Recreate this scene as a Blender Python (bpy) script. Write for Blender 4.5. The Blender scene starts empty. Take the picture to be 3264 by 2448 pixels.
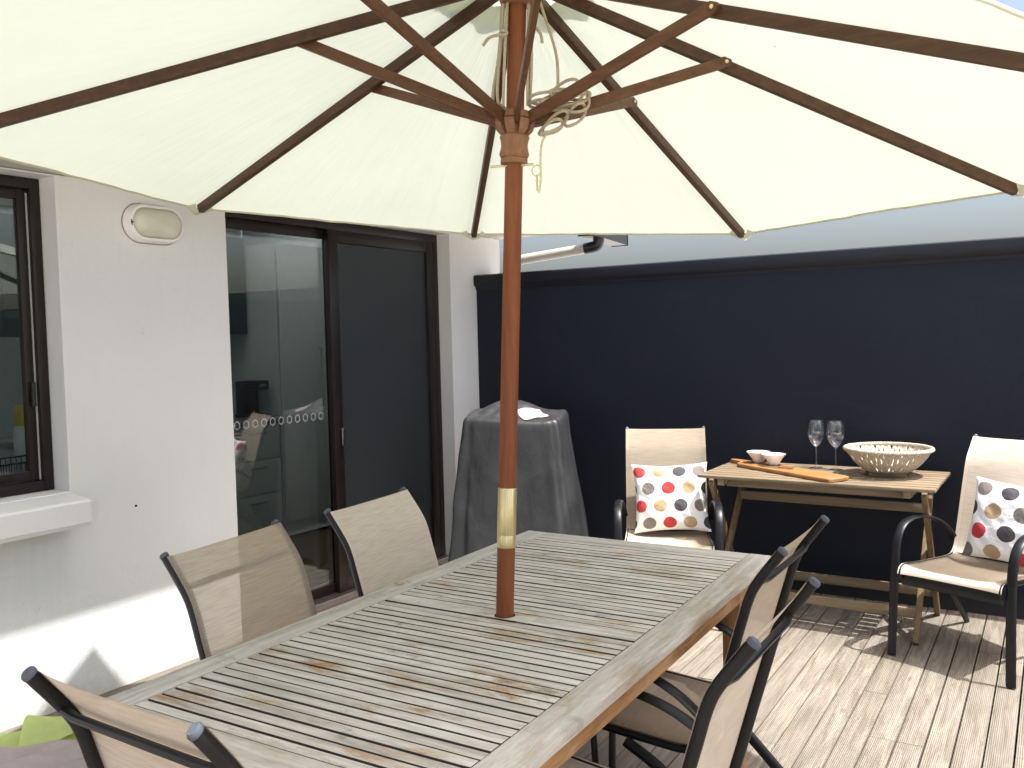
import bpy, bmesh, math, random
from math import sin, cos, pi, radians, sqrt, exp
from mathutils import Vector, Matrix, noise

random.seed(7)
V = Vector
scene = bpy.context.scene
COL = scene.collection

# ------------------------------------------------------------------ mesh helpers
class MB:
    """collects shapes in one bmesh; build() links them as ONE mesh object"""
    def __init__(self):
        self.bm = bmesh.new()
        self.uv = None

    def box(self, c, s, rot=None, bev=0.0):
        M = Matrix.Translation(V(c)) @ (rot.to_4x4() if rot is not None else Matrix()) @ Matrix.Diagonal((s[0], s[1], s[2], 1))
        r = bmesh.ops.create_cube(self.bm, size=1.0, matrix=M)
        if bev > 0:
            vs = set(r['verts'])
            es = list({e for v in vs for e in v.link_edges})
            bmesh.ops.bevel(self.bm, geom=es, offset=bev, segments=2, profile=.6, affect='EDGES')
        return self

    def bar(self, a, b, w, h, up=(0, 0, 1), bev=0.0):
        """rectangular bar from a to b; h measured along up, w across"""
        a, b = V(a), V(b)
        t = (b - a).normalized()
        up = V(up)
        s = t.cross(up).normalized()
        n = s.cross(t)
        rot = Matrix((s, t, n)).transposed()
        return self.box((a + b) / 2, (w, (b - a).length, h), rot, bev)

    def sweep(self, path, a, b=None, side=None, seg=10, cap=True, closed=False, scale=None):
        b = a if b is None else b
        P = [V(p) for p in path]
        n = len(P)
        rings = []
        prev = V(side) if side is not None else None
        for i in range(n):
            if closed:
                t = (P[(i + 1) % n] - P[i - 1])
            else:
                t = P[min(i + 1, n - 1)] - P[max(i - 1, 0)]
            t = t.normalized() if t.length > 1e-9 else V((0, 0, 1))
            if prev is None:
                prev = V((1, 0, 0)) if abs(t.x) < .8 else V((0, 1, 0))
            h = V(side) if side is not None else prev
            s = h - t * h.dot(t)
            s = s.normalized() if s.length > 1e-6 else prev
            m = t.cross(s)
            prev = s
            k = scale[i] if scale else 1.0
            rings.append([self.bm.verts.new(P[i] + s * (a * k * cos(2 * pi * j / seg)) + m * (b * k * sin(2 * pi * j / seg))) for j in range(seg)])
        for i in range(n if closed else n - 1):
            A, B = rings[i], rings[(i + 1) % n]
            for j in range(seg):
                self.bm.faces.new((A[j], A[(j + 1) % seg], B[(j + 1) % seg], B[j]))
        if cap and not closed:
            self.bm.faces.new(rings[0][::-1])
            self.bm.faces.new(rings[-1])
        return self

    def lathe(self, prof, c=(0, 0, 0), axis=None, seg=32, cap0=False, cap1=False):
        R = V((0, 0, 1)).rotation_difference(V(axis)).to_matrix() if axis is not None else Matrix.Identity(3)
        c = V(c)
        rings = []
        for r, z in prof:
            rings.append([self.bm.verts.new(c + R @ V((r * cos(2 * pi * j / seg), r * sin(2 * pi * j / seg), z))) for j in range(seg)])
        for i in range(len(prof) - 1):
            A, B = rings[i], rings[i + 1]
            for j in range(seg):
                self.bm.faces.new((A[j], A[(j + 1) % seg], B[(j + 1) % seg], B[j]))
        if cap0: self.bm.faces.new(rings[0][::-1])
        if cap1: self.bm.faces.new(rings[-1])
        return self

    def prism(self, poly, axis, c0, c1):
        """poly = list of 2D points in the plane across axis (0,1,2), from c0 to c1"""
        def mk(p, c):
            if axis == 0: return (c, p[0], p[1])
            if axis == 1: return (p[0], c, p[1])
            return (p[0], p[1], c)
        A = [self.bm.verts.new(mk(p, c0)) for p in poly]
        B = [self.bm.verts.new(mk(p, c1)) for p in poly]
        n = len(poly)
        self.bm.faces.new(A[::-1]); self.bm.faces.new(B)
        for i in range(n):
            self.bm.faces.new((A[i], A[(i + 1) % n], B[(i + 1) % n], B[i]))
        return self

    def grid(self, f, nu, nv, thick=0.0, uv=False):
        """surface f(u,v); thick>0 gives it a second skin and edges"""
        G = [[self.bm.verts.new(f(i / nu, j / nv)) for j in range(nv + 1)] for i in range(nu + 1)]
        if uv and self.uv is None: self.uv = self.bm.loops.layers.uv.new('UVMap')
        fs = []
        for i in range(nu):
            for j in range(nv):
                q = self.bm.faces.new((G[i][j], G[i + 1][j], G[i + 1][j + 1], G[i][j + 1]))
                fs.append(q)
                if uv:
                    for l, (p, r) in zip(q.loops, ((i, j), (i + 1, j), (i + 1, j + 1), (i, j + 1))):
                        l[self.uv].uv = (p / nu, r / nv)
        if thick:
            bmesh.ops.solidify(self.bm, geom=fs, thickness=thick)
        return self

    def build(self, name, m, parent=None, smooth=35, recalc=True):
        me = bpy.data.meshes.new(name)
        if recalc: bmesh.ops.recalc_face_normals(self.bm, faces=self.bm.faces)
        self.bm.to_mesh(me); self.bm.free()
        if smooth:
            me.shade_smooth()
            me.set_sharp_from_angle(angle=radians(smooth))
        if m is not None: me.materials.append(m)
        o = bpy.data.objects.new(name, me)
        COL.objects.link(o)
        if parent is not None: o.parent = parent
        return o

def catmull(pts, n=8):
    P = [V(p) for p in pts]
    P = [P[0] * 2 - P[1]] + P + [P[-1] * 2 - P[-2]]
    out = []
    for i in range(1, len(P) - 2):
        for k in range(n):
            t = k / n
            a, b, c, d = P[i - 1], P[i], P[i + 1], P[i + 2]
            out.append(.5 * ((2 * b) + (c - a) * t + (2 * a - 5 * b + 4 * c - d) * t * t + (3 * b - a - 3 * c + d) * t ** 3))
    out.append(P[-2])
    return out

def thing(name, label, cat, loc=(0, 0, 0), rz=0.0, group=None):
    o = bpy.data.objects.new(name, None)
    o.empty_display_size = .05
    o.location = loc; o.rotation_euler = (0, 0, rz)
    COL.objects.link(o)
    return tag(o, label, cat, group)

def tag(o, label, cat, group=None):
    o['label'] = label; o['category'] = cat
    if group: o['group'] = group
    return o

def struct(o, label=None):
    o['kind'] = 'structure'
    if label: o['label'] = label
    return o

def children_of(o):
    return [c for c in COL.objects if c.parent == o]

def copy_tree(o, parent=None):
    c = o.copy(); COL.objects.link(c)
    if parent is not None: c.parent = parent
    for ch in children_of(o):
        copy_tree(ch, c)
    return c

# ------------------------------------------------------------------ material helpers
class NT:
    def __init__(self, name):
        self.m = bpy.data.materials.new(name)
        self.m.use_nodes = True
        self.t = self.m.node_tree
        self.t.nodes.clear()
        self.out = self.t.nodes.new('ShaderNodeOutputMaterial')

    def n(self, ty, ins=None, **attrs):
        nd = self.t.nodes.new(ty)
        for k, v in attrs.items(): setattr(nd, k, v)
        for k, v in (ins or {}).items():
            s = nd.inputs[k]
            if isinstance(v, bpy.types.NodeSocket): self.t.links.new(v, s)
            elif isinstance(v, bpy.types.Node): self.t.links.new(v.outputs[0], s)
            else: s.default_value = v
        return nd

    def math(self, op, a, b=0.0, c=None):
        ins = {0: a, 1: b}
        if c is not None: ins[2] = c
        return self.n('ShaderNodeMath', ins, operation=op).outputs[0]

    def ramp(self, fac, stops, interp='LINEAR'):
        nd = self.n('ShaderNodeValToRGB', {0: fac})
        cr = nd.color_ramp
        cr.interpolation = interp
        while len(cr.elements) < len(stops): cr.elements.new(.5)
        for e, (p, c) in zip(cr.elements, stops):
            e.position = p
            e.color = (c, c, c, 1) if isinstance(c, (int, float)) else (*c, 1)
        return nd.outputs[0]

    def mix(self, fac, a, b, blend='MIX'):
        nd = self.t.nodes.new('ShaderNodeMix')
        nd.data_type = 'RGBA'; nd.blend_type = blend
        def put(i, v):
            if isinstance(v, bpy.types.NodeSocket): self.t.links.new(v, nd.inputs[i])
            elif isinstance(v, (tuple, list)): nd.inputs[i].default_value = (*v[:3], 1)
            else: nd.inputs[i].default_value = v
        put(0, fac); put(6, a); put(7, b)
        return nd.outputs[2]

    def coords(self, scale=(1, 1, 1), kind='Object', rot=(0, 0, 0), loc=(0, 0, 0)):
        tc = self.n('ShaderNodeTexCoord')
        return self.n('ShaderNodeMapping', {'Vector': tc.outputs[kind], 'Scale': scale, 'Rotation': rot, 'Location': loc}).outputs[0]

    def noise(self, vec, scale=5.0, detail=4.0, rough=.55, dist=0.0):
        return self.n('ShaderNodeTexNoise', {'Vector': vec, 'Scale': scale, 'Detail': detail, 'Roughness': rough, 'Distortion': dist}).outputs[0]

    def bump(self, h, dist=.002, strength=1.0):
        return self.n('ShaderNodeBump', {'Height': h, 'Distance': dist, 'Strength': strength}).outputs[0]

    def bsdf(self, col, rough=.5, metal=0.0, spec=.5, normal=None, **ex):
        ins = {'Base Color': col if not isinstance(col, tuple) else (*col, 1), 'Roughness': rough, 'Metallic': metal, 'Specular IOR Level': spec}
        if normal is not None: ins['Normal'] = normal
        for k, v in ex.items(): ins[k.replace('_', ' ')] = v
        return self.n('ShaderNodeBsdfPrincipled', ins).outputs[0]

    def done(self, sh):
        self.t.links.new(sh, self.out.inputs[0])
        return self.m

def simple(name, col, rough=.5, metal=0.0, spec=.5, var=.12, nscale=30.0, bump=0.0, bscale=200.0, **ex):
    t = NT(name)
    c = t.coords()
    nz = t.noise(c, nscale, 5)
    lo = tuple(max(0, x * (1 - var)) for x in col); hi = tuple(min(1, x * (1 + var)) for x in col)
    colr = t.ramp(nz, [(.3, lo), (.7, hi)])
    nrm = t.bump(t.noise(c, bscale, 3), bump) if bump else None
    ro = t.math('ADD', rough - .06, t.math('MULTIPLY', nz, .12))
    return t.done(t.bsdf(colr, ro, metal, spec, nrm, **ex))

# painted render of the house
def m_stucco():
    t = NT('white_stucco')
    c = t.coords()
    big = t.noise(c, 1.6, 5, .6)
    mid = t.noise(t.coords((6, 6, 1.2)), 3.0, 4, .6)
    col = t.mix(t.math('MULTIPLY', t.ramp(big, [(.35, 0.0), (.7, 1.0)]), .5), (.78, .785, .77), (.73, .735, .72))
    col = t.mix(t.math('MULTIPLY', t.ramp(mid, [(.55, 0.0), (.8, 1.0)]), .12), col, (.60, .59, .55))
    sp = t.n('ShaderNodeSeparateXYZ', {0: c}); yy, zz = sp.outputs[1], sp.outputs[2]
    runs = t.noise(t.coords((1, 14, 1.0), loc=(0, 3, 0)), 1.4, 4, .6)
    below = t.math('MULTIPLY', t.math('MULTIPLY', t.math('LESS_THAN', zz, .75), t.ramp(t.math('SUBTRACT', zz, .15), [(.0, 0.0), (.6, 1.0)])), t.math('LESS_THAN', yy, 2.06))
    col = t.mix(t.math('MULTIPLY', t.math('MULTIPLY', below, t.ramp(runs, [(.42, 0.0), (.70, 1.0)])), .13), col, (.42, .41, .37))
    splash = t.noise(c, 26, 5, .75)
    foot = t.ramp(t.math('ADD', t.math('MULTIPLY', zz, 3.0), t.math('MULTIPLY', splash, .9)), [(.42, 1.0), (.75, 0.0)])
    col = t.mix(t.math('MULTIPLY', foot, .35), col, (.45, .41, .34))
    crk = t.n('ShaderNodeTexVoronoi', {'Vector': t.n('ShaderNodeVectorMath', {0: c, 1: t.n('ShaderNodeTexNoise', {'Vector': c, 'Scale': 5.0, 'Detail': 4.0}).outputs['Color']}, operation='ADD').outputs[0], 'Scale': .9}, feature='DISTANCE_TO_EDGE')
    col = t.mix(t.math('MULTIPLY', t.math('LESS_THAN', crk.outputs['Distance'], .0016), .18), col, (.45, .44, .41))
    fine = t.noise(c, 170, 3, .6)
    lump = t.noise(c, 28, 4, .55)
    h = t.math('ADD', t.math('MULTIPLY', fine, .5), lump)
    return t.done(t.bsdf(col, .75, 0, .3, t.bump(h, .0022, .9)))

def m_darkwall():
    t = NT('navy_black_paint')
    c = t.coords()
    big = t.noise(c, 1.1, 5, .6)
    smear = t.noise(t.coords((1.2, 1, 3.5)), 1.5, 6, .7, .5)
    col = t.ramp(big, [(.3, (.0095, .0120, .0205)), (.7, (.0128, .0158, .0262))])
    col = t.mix(t.math('MULTIPLY', t.ramp(smear, [(.58, 0.0), (.78, 1.0)]), .35), col, (.026, .027, .033))
    run = t.noise(t.coords((7, 1, .35)), 1.6, 5, .65)
    col = t.mix(t.math('MULTIPLY', t.ramp(run, [(.55, 0.0), (.75, 1.0)]), .22), col, (.020, .022, .029))
    dust = t.noise(t.coords((3, 1, 3), loc=(2, 0, 4)), 2.2, 7, .75)
    zz = t.n('ShaderNodeSeparateXYZ', {0: t.n('ShaderNodeTexCoord').outputs['Object']}).outputs[2]
    low = t.ramp(t.math('ADD', t.math('MULTIPLY', zz, 3.2), t.math('MULTIPLY', dust, .5)), [(.25, 1.0), (.65, 0.0)])
    col = t.mix(t.math('MULTIPLY', low, .30), col, (.075, .068, .058))
    h = t.math('ADD', t.noise(c, 240, 3), t.math('MULTIPLY', t.noise(c, 40, 3), .8))
    return t.done(t.bsdf(col, .66, 0, .25, t.bump(h, .0012, .8)))

def m_deck():
    t = NT('weathered_decking')
    isl = t.n('ShaderNodeNewGeometry').outputs['Random Per Island']
    sep = t.n('ShaderNodeSeparateXYZ', {0: t.n('ShaderNodeTexCoord').outputs['Object']})
    x, y = sep.outputs[0], sep.outputs[1]
    off = t.math('MULTIPLY', isl, 37.0)
    vec = t.n('ShaderNodeCombineXYZ', {0: t.math('ADD', t.math('MULTIPLY', x, 26.0), off), 1: t.math('ADD', t.math('MULTIPLY', y, 1.7), off), 2: off}).outputs[0]
    grain = t.noise(vec, 1.6, 6, .65, .6)
    blot = t.noise(t.n('ShaderNodeCombineXYZ', {0: t.math('MULTIPLY', x, 5.0), 1: t.math('ADD', t.math('MULTIPLY', y, 2.2), off), 2: off}).outputs[0], 1.3, 4, .6)
    base = t.ramp(isl, [(0.0, (.200, .176, .144)), (.3, (.285, .253, .208)), (.55, (.232, .208, .176)), (.8, (.31, .276, .228)), (1.0, (.25, .222, .182))])
    base = t.mix(t.ramp(grain, [(.34, .9), (.60, 0.0)]), base, (.135, .112, .086))
    base = t.mix(t.math('MULTIPLY', t.ramp(blot, [(.48, 0.0), (.70, 1.0)]), .55), base, (.165, .15, .13))
    # grooved face, coloured darker between the ridges: ridges every 6.4 mm
    ph = t.math('MULTIPLY', x, 2 * pi / .0064)
    rid = t.math('MULTIPLY', t.math('ADD', t.math('SINE', ph), 1.0), .5)
    groove_amt = t.ramp(t.noise(vec, .7, 3), [(.35, .10), (.6, .5)])
    base = t.mix(t.math('MULTIPLY', t.ramp(rid, [(.0, 1.0), (.45, 0.0)]), groove_amt), base, (.11, .09, .07))
    # knots
    vo = t.n('ShaderNodeTexVoronoi', {'Vector': t.n('ShaderNodeCombineXYZ', {0: t.math('MULTIPLY', x, 14.0), 1: t.math('ADD', t.math('MULTIPLY', y, 5.0), off), 2: off}).outputs[0], 'Scale': .8})
    kn = t.ramp(vo.outputs['Distance'], [(.05, 1.0), (.13, 0.0)])
    base = t.mix(t.math('MULTIPLY', kn, .55), base, (.12, .095, .07))
    # nail heads: two per board at every joist
    fy = t.math('SUBTRACT', t.math('FRACT', t.math('DIVIDE', y, .45)), .5)
    fx = t.math('SUBTRACT', t.math('ABSOLUTE', t.math('SUBTRACT', t.math('FRACT', t.math('DIVIDE', x, .0903)), .5)), .27)
    d = t.math('ADD', t.math('POWER', t.math('MULTIPLY', fy, .45), 2.0), t.math('POWER', t.math('MULTIPLY', fx, .0903), 2.0))
    nail = t.math('LESS_THAN', d, .0035 ** 2)
    base = t.mix(t.math('MULTIPLY', nail, .8), base, (.10, .085, .07))
    h = t.math('ADD', t.math('MULTIPLY', rid, 1.0), t.math('MULTIPLY', grain, .6))
    return t.done(t.bsdf(base, .8, 0, .2, t.bump(h, .0018, .8)))

def m_wood(name, cols, axis, stain=None, stain_amt=0.0, rough=.7, scale=1.0, bump=.0012, spec=.25, dark=.45, flank=None):
    """grain stretched along axis 0/1/2 of the part; cols dark..light"""
    t = NT(name)
    isl = t.n('ShaderNodeNewGeometry').outputs['Random Per Island']
    sc = [28.0 * scale] * 3; sc[axis] = 2.2 * scale
    c = t.coords(tuple(sc))
    off = t.n('ShaderNodeVectorMath', {0: c, 1: t.n('ShaderNodeCombineXYZ', {0: t.math('MULTIPLY', isl, 41.0), 1: t.math('MULTIPLY', isl, 67.0), 2: t.math('MULTIPLY', isl, 13.0)}).outputs[0]}, operation='ADD').outputs[0]
    g = t.noise(off, 1.6, 6, .66, .5)
    g2 = t.noise(off, 9.0, 3, .6)
    col = t.ramp(g, [(.28, cols[0]), (.5, cols[1]), (.72, cols[2])])
    col = t.mix(t.math('MULTIPLY', t.ramp(g2, [(.3, 1.0), (.5, 0.0)]), dark * .6), col, tuple(x * .5 for x in cols[0]))
    col = t.mix(t.math('MULTIPLY', isl, .55), col, (.30, .29, .27), 'SOFT_LIGHT')
    if stain:
        o = t.coords()
        s = t.noise(t.coords((3.0, 3.0, 3.0) if axis > 1 else ((2.2, 6.5, 4) if axis == 0 else (6.5, 2.2, 4))), 1.25, 6, .72, .4)
        col = t.mix(t.math('MULTIPLY', t.ramp(s, [(.55, 0.0), (.68, 1.0)]), stain_amt), col, stain)
        s2 = t.noise(t.coords((4, 7, 4), loc=(3, 5, 1)), 1.7, 6, .75)
        col = t.mix(t.math('MULTIPLY', t.ramp(s2, [(.58, 0.0), (.72, 1.0)]), stain_amt * .8), col, (.10, .095, .085))
        s3 = t.noise(t.coords((5, 5, 5), loc=(7, 1, 1)), 1.9, 5, .7)
        col = t.mix(t.math('MULTIPLY', t.ramp(s3, [(.55, 0.0), (.75, 1.0)]), stain_amt * .5), col, (.60, .585, .54))
    if flank:          # steep faces get a darker colour so the gaps read dark
        nz_ = t.math('ABSOLUTE', t.n('ShaderNodeSeparateXYZ', {0: t.n('ShaderNodeTexCoord').outputs['Normal']}).outputs[2])
        col = t.mix(t.math('LESS_THAN', nz_, .55), col, flank)
    return t.done(t.bsdf(col, rough, 0, spec, t.bump(t.math('ADD', g, t.math('MULTIPLY', g2, .5)), bump, .8)))

def m_sling():
    """woven sling fabric: open weave, so a little light passes"""
    t = NT('beige_sling_weave')
    c = t.n('ShaderNodeTexCoord').outputs['UV']
    sep = t.n('ShaderNodeSeparateXYZ', {0: c})
    u, v = sep.outputs[0], sep.outputs[1]
    streak = t.noise(t.n('ShaderNodeCombineXYZ', {0: t.math('MULTIPLY', u, 5.0), 1: t.math('MULTIPLY', v, 150.0), 2: 0.0}).outputs[0], 1.0, 3, .6)
    wx = t.math('SINE', t.math('MULTIPLY', u, 2 * pi * 95))
    wy = t.math('SINE', t.math('MULTIPLY', v, 2 * pi * 120))
    w = t.math('MULTIPLY', wx, wy)
    col = t.ramp(streak, [(.28, (.64, .54, .42)), (.52, (.79, .69, .56)), (.74, (.87, .79, .68))])
    col = t.mix(t.math('MULTIPLY', t.ramp(w, [(.1, 0.0), (.9, 1.0)]), .42), col, (.38, .31, .24))
    eu = t.math('ABSOLUTE', t.math('SUBTRACT', u, .5))
    hem = t.math('GREATER_THAN', eu, .452)
    col = t.mix(t.math('MULTIPLY', hem, .25), col, (.50, .42, .34))
    st = t.math('MULTIPLY', t.math('LESS_THAN', t.math('ABSOLUTE', t.math('SUBTRACT', eu, .456)), .0028), t.math('GREATER_THAN', t.math('SINE', t.math('MULTIPLY', v, 2 * pi * 75)), -.3))
    col = t.mix(t.math('MULTIPLY', st, .55), col, (.30, .24, .18))
    p = t.bsdf(col, .7, 0, .25, t.bump(w, .0006, .6))
    tl = t.n('ShaderNodeBsdfTranslucent', {'Color': (.70, .60, .48, 1)}).outputs[0]
    m1 = t.n('ShaderNodeMixShader', {0: .10, 1: p, 2: tl}).outputs[0]
    tr = t.n('ShaderNodeBsdfTransparent').outputs[0]
    return t.done(t.n('ShaderNodeMixShader', {0: t.math('SUBTRACT', .14, t.math('MULTIPLY', hem, .11)), 1: m1, 2: tr}).outputs[0])

def m_canopy(name='cream_canopy_cloth', col=(.728, .785, .672), tr=.198, panel=False):
    t = NT(name)
    c = t.coords()
    n1 = t.noise(c, 3.0, 4, .6)
    colr = t.mix(t.ramp(n1, [(.35, 0.0), (.7, 1.0)]), col, tuple(x * .96 for x in col))
    h = t.noise(t.coords((2.0, 2.0, 2.0)), 2.2, 3, .5, 1.5)
    if panel:                                  # pulled creases that run from vent to hem, seams, a few insects
        uv = t.n('ShaderNodeTexCoord').outputs['UV']
        mp = t.n('ShaderNodeMapping', {'Vector': uv, 'Scale': (1.6, 13.0, 1.0)}).outputs[0]
        cr = t.noise(mp, 1.0, 4, .55, .35)
        h = t.math('ADD', t.math('MULTIPLY', cr, 2.2), h)
        colr = t.mix(t.math('MULTIPLY', t.ramp(cr, [(.50, 0.0), (.53, 1.0), (.56, 0.0)]), .05), colr, (.60, .62, .50))
        v = t.math('FRACT', t.n('ShaderNodeSeparateXYZ', {0: uv}).outputs[1])
        seam = t.math('LESS_THAN', t.math('ABSOLUTE', t.math('SUBTRACT', t.math('ABSOLUTE', t.math('SUBTRACT', v, .5)), .472)), .006)
        colr = t.mix(t.math('MULTIPLY', seam, .12), colr, (.52, .53, .41))
        vo = t.n('ShaderNodeTexVoronoi', {'Vector': c, 'Scale': 3.1})
        colr = t.mix(t.math('MULTIPLY', t.math('LESS_THAN', vo.outputs['Distance'], .011), .75), colr, (.12, .10, .07))
    b = t.bump(h, .010 if panel else .006,   .30 if panel else .35)
    d = t.n('ShaderNodeBsdfDiffuse', {'Color': colr, 'Normal': b}).outputs[0]
    l = t.n('ShaderNodeBsdfTranslucent', {'Color': colr, 'Normal': b}).outputs[0]
    return t.done(t.n('ShaderNodeMixShader', {0: tr, 1: d, 2: l}).outputs[0])

def m_glass(name, tint=(.80, .86, .84), ior=1.52, extra=0.0):
    """flat pane: see-through with a mirror coat that grows at grazing angles"""
    t = NT(name)
    fr = t.math('ADD', .045, t.math('MULTIPLY', t.math('POWER', t.n('ShaderNodeLayerWeight', {'Blend': .5}).outputs['Facing'], 4.5), .95))
    f = t.math('ADD', t.math('MULTIPLY', fr, 1.0), extra)
    tr = t.n('ShaderNodeBsdfTransparent', {'Color': (*tint, 1)}).outputs[0]
    gl = t.n('ShaderNodeBsdfGlossy', {'Color': (.95, .97, 1, 1), 'Roughness': .004}).outputs[0]
    return t.done(t.n('ShaderNodeMixShader', {0: f, 1: tr, 2: gl}).outputs[0])

def m_screen():
    t = NT('dark_insect_mesh')
    d = t.bsdf((.030, .034, .040), .55, 0, .3)
    tr = t.n('ShaderNodeBsdfTransparent').outputs[0]
    return t.done(t.n('ShaderNodeMixShader', {0: .30, 1: d, 2: tr}).outputs[0])

def m_dots(name, rot=0.0, loc=(0, 0, 0), scl=1.0):
    t = NT(name)
    mp = t.coords((scl, scl, 1), 'UV', (0, 0, rot), loc)
    wob = t.n('ShaderNodeTexNoise', {'Vector': mp, 'Scale': 22.0, 'Detail': 2.0})
    sep = t.n('ShaderNodeSeparateXYZ', {0: mp})
    u, v = sep.outputs[0], sep.outputs[1]
    row = t.math('FLOOR', t.math('MULTIPLY', v, 4.0))
    par = t.math('FLOORED_MODULO', row, 2.0)
    off = t.math('ADD', .205, t.math('MULTIPLY', par, -.115))
    du = t.math('DIVIDE', t.math('SUBTRACT', u, off), .265)
    i = t.math('FLOOR', t.math('ADD', du, .5))
    fx = t.math('MULTIPLY', t.math('SUBTRACT', du, i), .265)
    fy = t.math('SUBTRACT', v, t.math('MULTIPLY', t.math('ADD', row, .5), .25))
    d = t.math('SQRT', t.math('ADD', t.math('MULTIPLY', fx, fx), t.math('MULTIPLY', fy, fy)))
    d = t.math('ADD', d, t.math('MULTIPLY', t.math('SUBTRACT', wob.outputs[0], .5), .012))
    mask = t.ramp(d, [(.087, 1.0), (.0895, 0.0)])
    ci = t.math('FLOORED_MODULO', t.math('SUBTRACT', i, t.math('SUBTRACT', 1.0, par)), 4.0)
    dc = t.ramp(t.math('DIVIDE', t.math('ADD', ci, .5), 4.0), [(0.0, (.47, .012, .018)), (.25, (.40, .285, .155)), (.5, (.028, .026, .036)), (.75, (.165, .14, .13))], 'CONSTANT')
    fab = t.noise(t.coords((1, 1, 1), 'UV'), 260, 2)
    dc = t.mix(t.math('MULTIPLY', fab, .14), dc, (.70, .66, .64))
    col = t.mix(mask, (.84, .84, .845), dc)
    wr = t.noise(t.coords((1, 1, 1), 'UV'), 6.0, 4, .55, 1.2)
    h = t.math('ADD', t.math('MULTIPLY', wr, 4.0), t.math('MULTIPLY', fab, .25))
    return t.done(t.bsdf(col, .85, 0, .15, t.bump(h, .003, .7)))

def m_brass():
    t = NT('polished_brass')
    ang = t.noise(t.coords((300, 300, 2)), 1.0, 2)
    col = t.ramp(ang, [(.3, (.66, .55, .27)), (.7, (.84, .75, .45))])
    return t.done(t.bsdf(col, .42, 1.0, .5))

def m_vinyl():
    t = NT('black_vinyl_cover')
    c = t.coords()
    du = t.noise(t.coords((3, 3, 1.5)), 2.0, 6, .7)
    sp = t.noise(c, 60, 2)
    col = t.ramp(du, [(.3, (.020, .021, .023)), (.55, (.034, .036, .039)), (.8, (.062, .064, .068))])
    col = t.mix(t.math('MULTIPLY', t.ramp(sp, [(.68, 0.0), (.78, 1.0)]), .3), col, (.15, .15, .15))
    h = t.math('ADD', t.math('MULTIPLY', t.noise(t.coords((1, 1, .6)), 5.5, 4, .5, .8), 1.0), t.math('MULTIPLY', t.noise(c, 420, 2), .03))
    return t.done(t.bsdf(col, .44, 0, .5, t.bump(h, .02, .55)))

STUCCO = m_stucco(); NAVY = m_darkwall(); DECKM = m_deck()
GREY_SLAT = m_wood('silvered_teak_slats', [(.38, .35, .30), (.61, .57, .50), (.78, .74, .67)], 0, (.36, .20, .08), .95, flank=(.062, .052, .040))
GREY_RAIL = m_wood('silvered_teak_rail', [(.37, .345, .30), (.55, .515, .455), (.68, .645, .585)], 1, (.36, .25, .13), .5)
GREY_END = m_wood('silvered_teak_end', [(.37, .345, .30), (.55, .515, .455), (.68, .645, .585)], 0, (.36, .25, .13), .45)
APRON_Y = m_wood('orange_teak_long', [(.27, .14, .06), (.44, .25, .115), (.56, .37, .20)], 1, (.12, .06, .03), .5)
APRON_X = m_wood('orange_teak_short', [(.27, .14, .06), (.44, .25, .115), (.56, .37, .20)], 0, (.12, .06, .03), .5)
LEGWOOD = m_wood('orange_teak_leg', [(.22, .11, .05), (.34, .18, .085), (.44, .26, .13)], 2)
POLEWOOD = m_wood('stained_hardwood_pole', [(.165, .050, .017), (.235, .075, .026), (.29, .10, .037)], 2, rough=.45, spec=.28, scale=.9, dark=.3, bump=.0005)
RIBWOOD = m_wood('dark_hardwood_rib', [(.048, .020, .007), (.076, .033, .012), (.11, .051, .020)], 0, rough=.5, spec=.4, dark=.3, bump=.0005)
STRUTWOOD = m_wood('hardwood_strut', [(.085, .034, .014), (.128, .054, .022), (.17, .076, .032)], 0, rough=.5, spec=.4, dark=.3, bump=.0005)
RUNWOOD = m_wood('turned_hardwood', [(.20, .095, .05), (.28, .14, .075), (.35, .19, .11)], 2, rough=.5, dark=.3, bump=.0005)
ACACIA_X = m_wood('acacia_slats', [(.17, .125, .078), (.23, .178, .118), (.285, .23, .16)], 0, rough=.6, dark=.25)
ACACIA_Z = m_wood('acacia_legs', [(.15, .098, .052), (.21, .145, .080), (.265, .192, .115)], 2, rough=.6, dark=.25)
BOARDWOOD = m_wood('oiled_olive_wood', [(.21, .088, .028), (.315, .155, .056), (.42, .245, .11)], 0, rough=.4, spec=.4, scale=.8, dark=.35)
SLING = m_sling(); CANOPY = m_canopy(panel=True); POCKET = m_canopy('beige_pocket_cloth', (.66, .645, .50), .28)
LINER = m_canopy('cream_liner_cloth', (.74, .77, .61), .36)
BLACKM = simple('black_powder_coat', (.0065, .007, .009), .38, 0, .4, .25, 40, .0003, 600)
CAPM = simple('blue_grey_plastic_cap', (.075, .085, .105), .4, 0, .5, .2)
BROWNAL = simple('dark_bronze_frame', (.013, .0085, .0075), .4, 0, .4, .3, 12)
BLACKPL = simple('black_plastic', (.012, .013, .015), .35, 0, .5, .2)
WHITEPL = simple('white_plastic', (.78, .77, .74), .35, 0, .5, .05)
CERAMIC = simple('white_ceramic', (.83, .81, .77), .16, 0, .5, .03)
CHROME = simple('brushed_steel', (.60, .60, .60), .25, 1.0, .5, .1)
PIPEM = simple('beige_plastic_pipe', (.50, .47, .42), .45, 0, .4, .08)
ROPE = simple('tan_cord', (.50, .42, .31), .85, 0, .1, .2, 300, .0008, 900)
BRASS = m_brass(); VINYL = m_vinyl()
GLASSDOOR = m_glass('door_glass', (.73, .76, .75), 1.5, .05)
GLASSWIN = m_glass('window_glass', (.70, .75, .74), 1.5, .03)
SCREEN = m_screen()
WICKER = simple('pale_wicker', (.47, .415, .335), .75, 0, .2, .22, 90, .001, 500)
DOTS_A = m_dots('dotted_cotton'); DOTS_B = m_dots('dotted_cotton_turned', radians(-62), (.12, .62, 0), .92)
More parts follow.
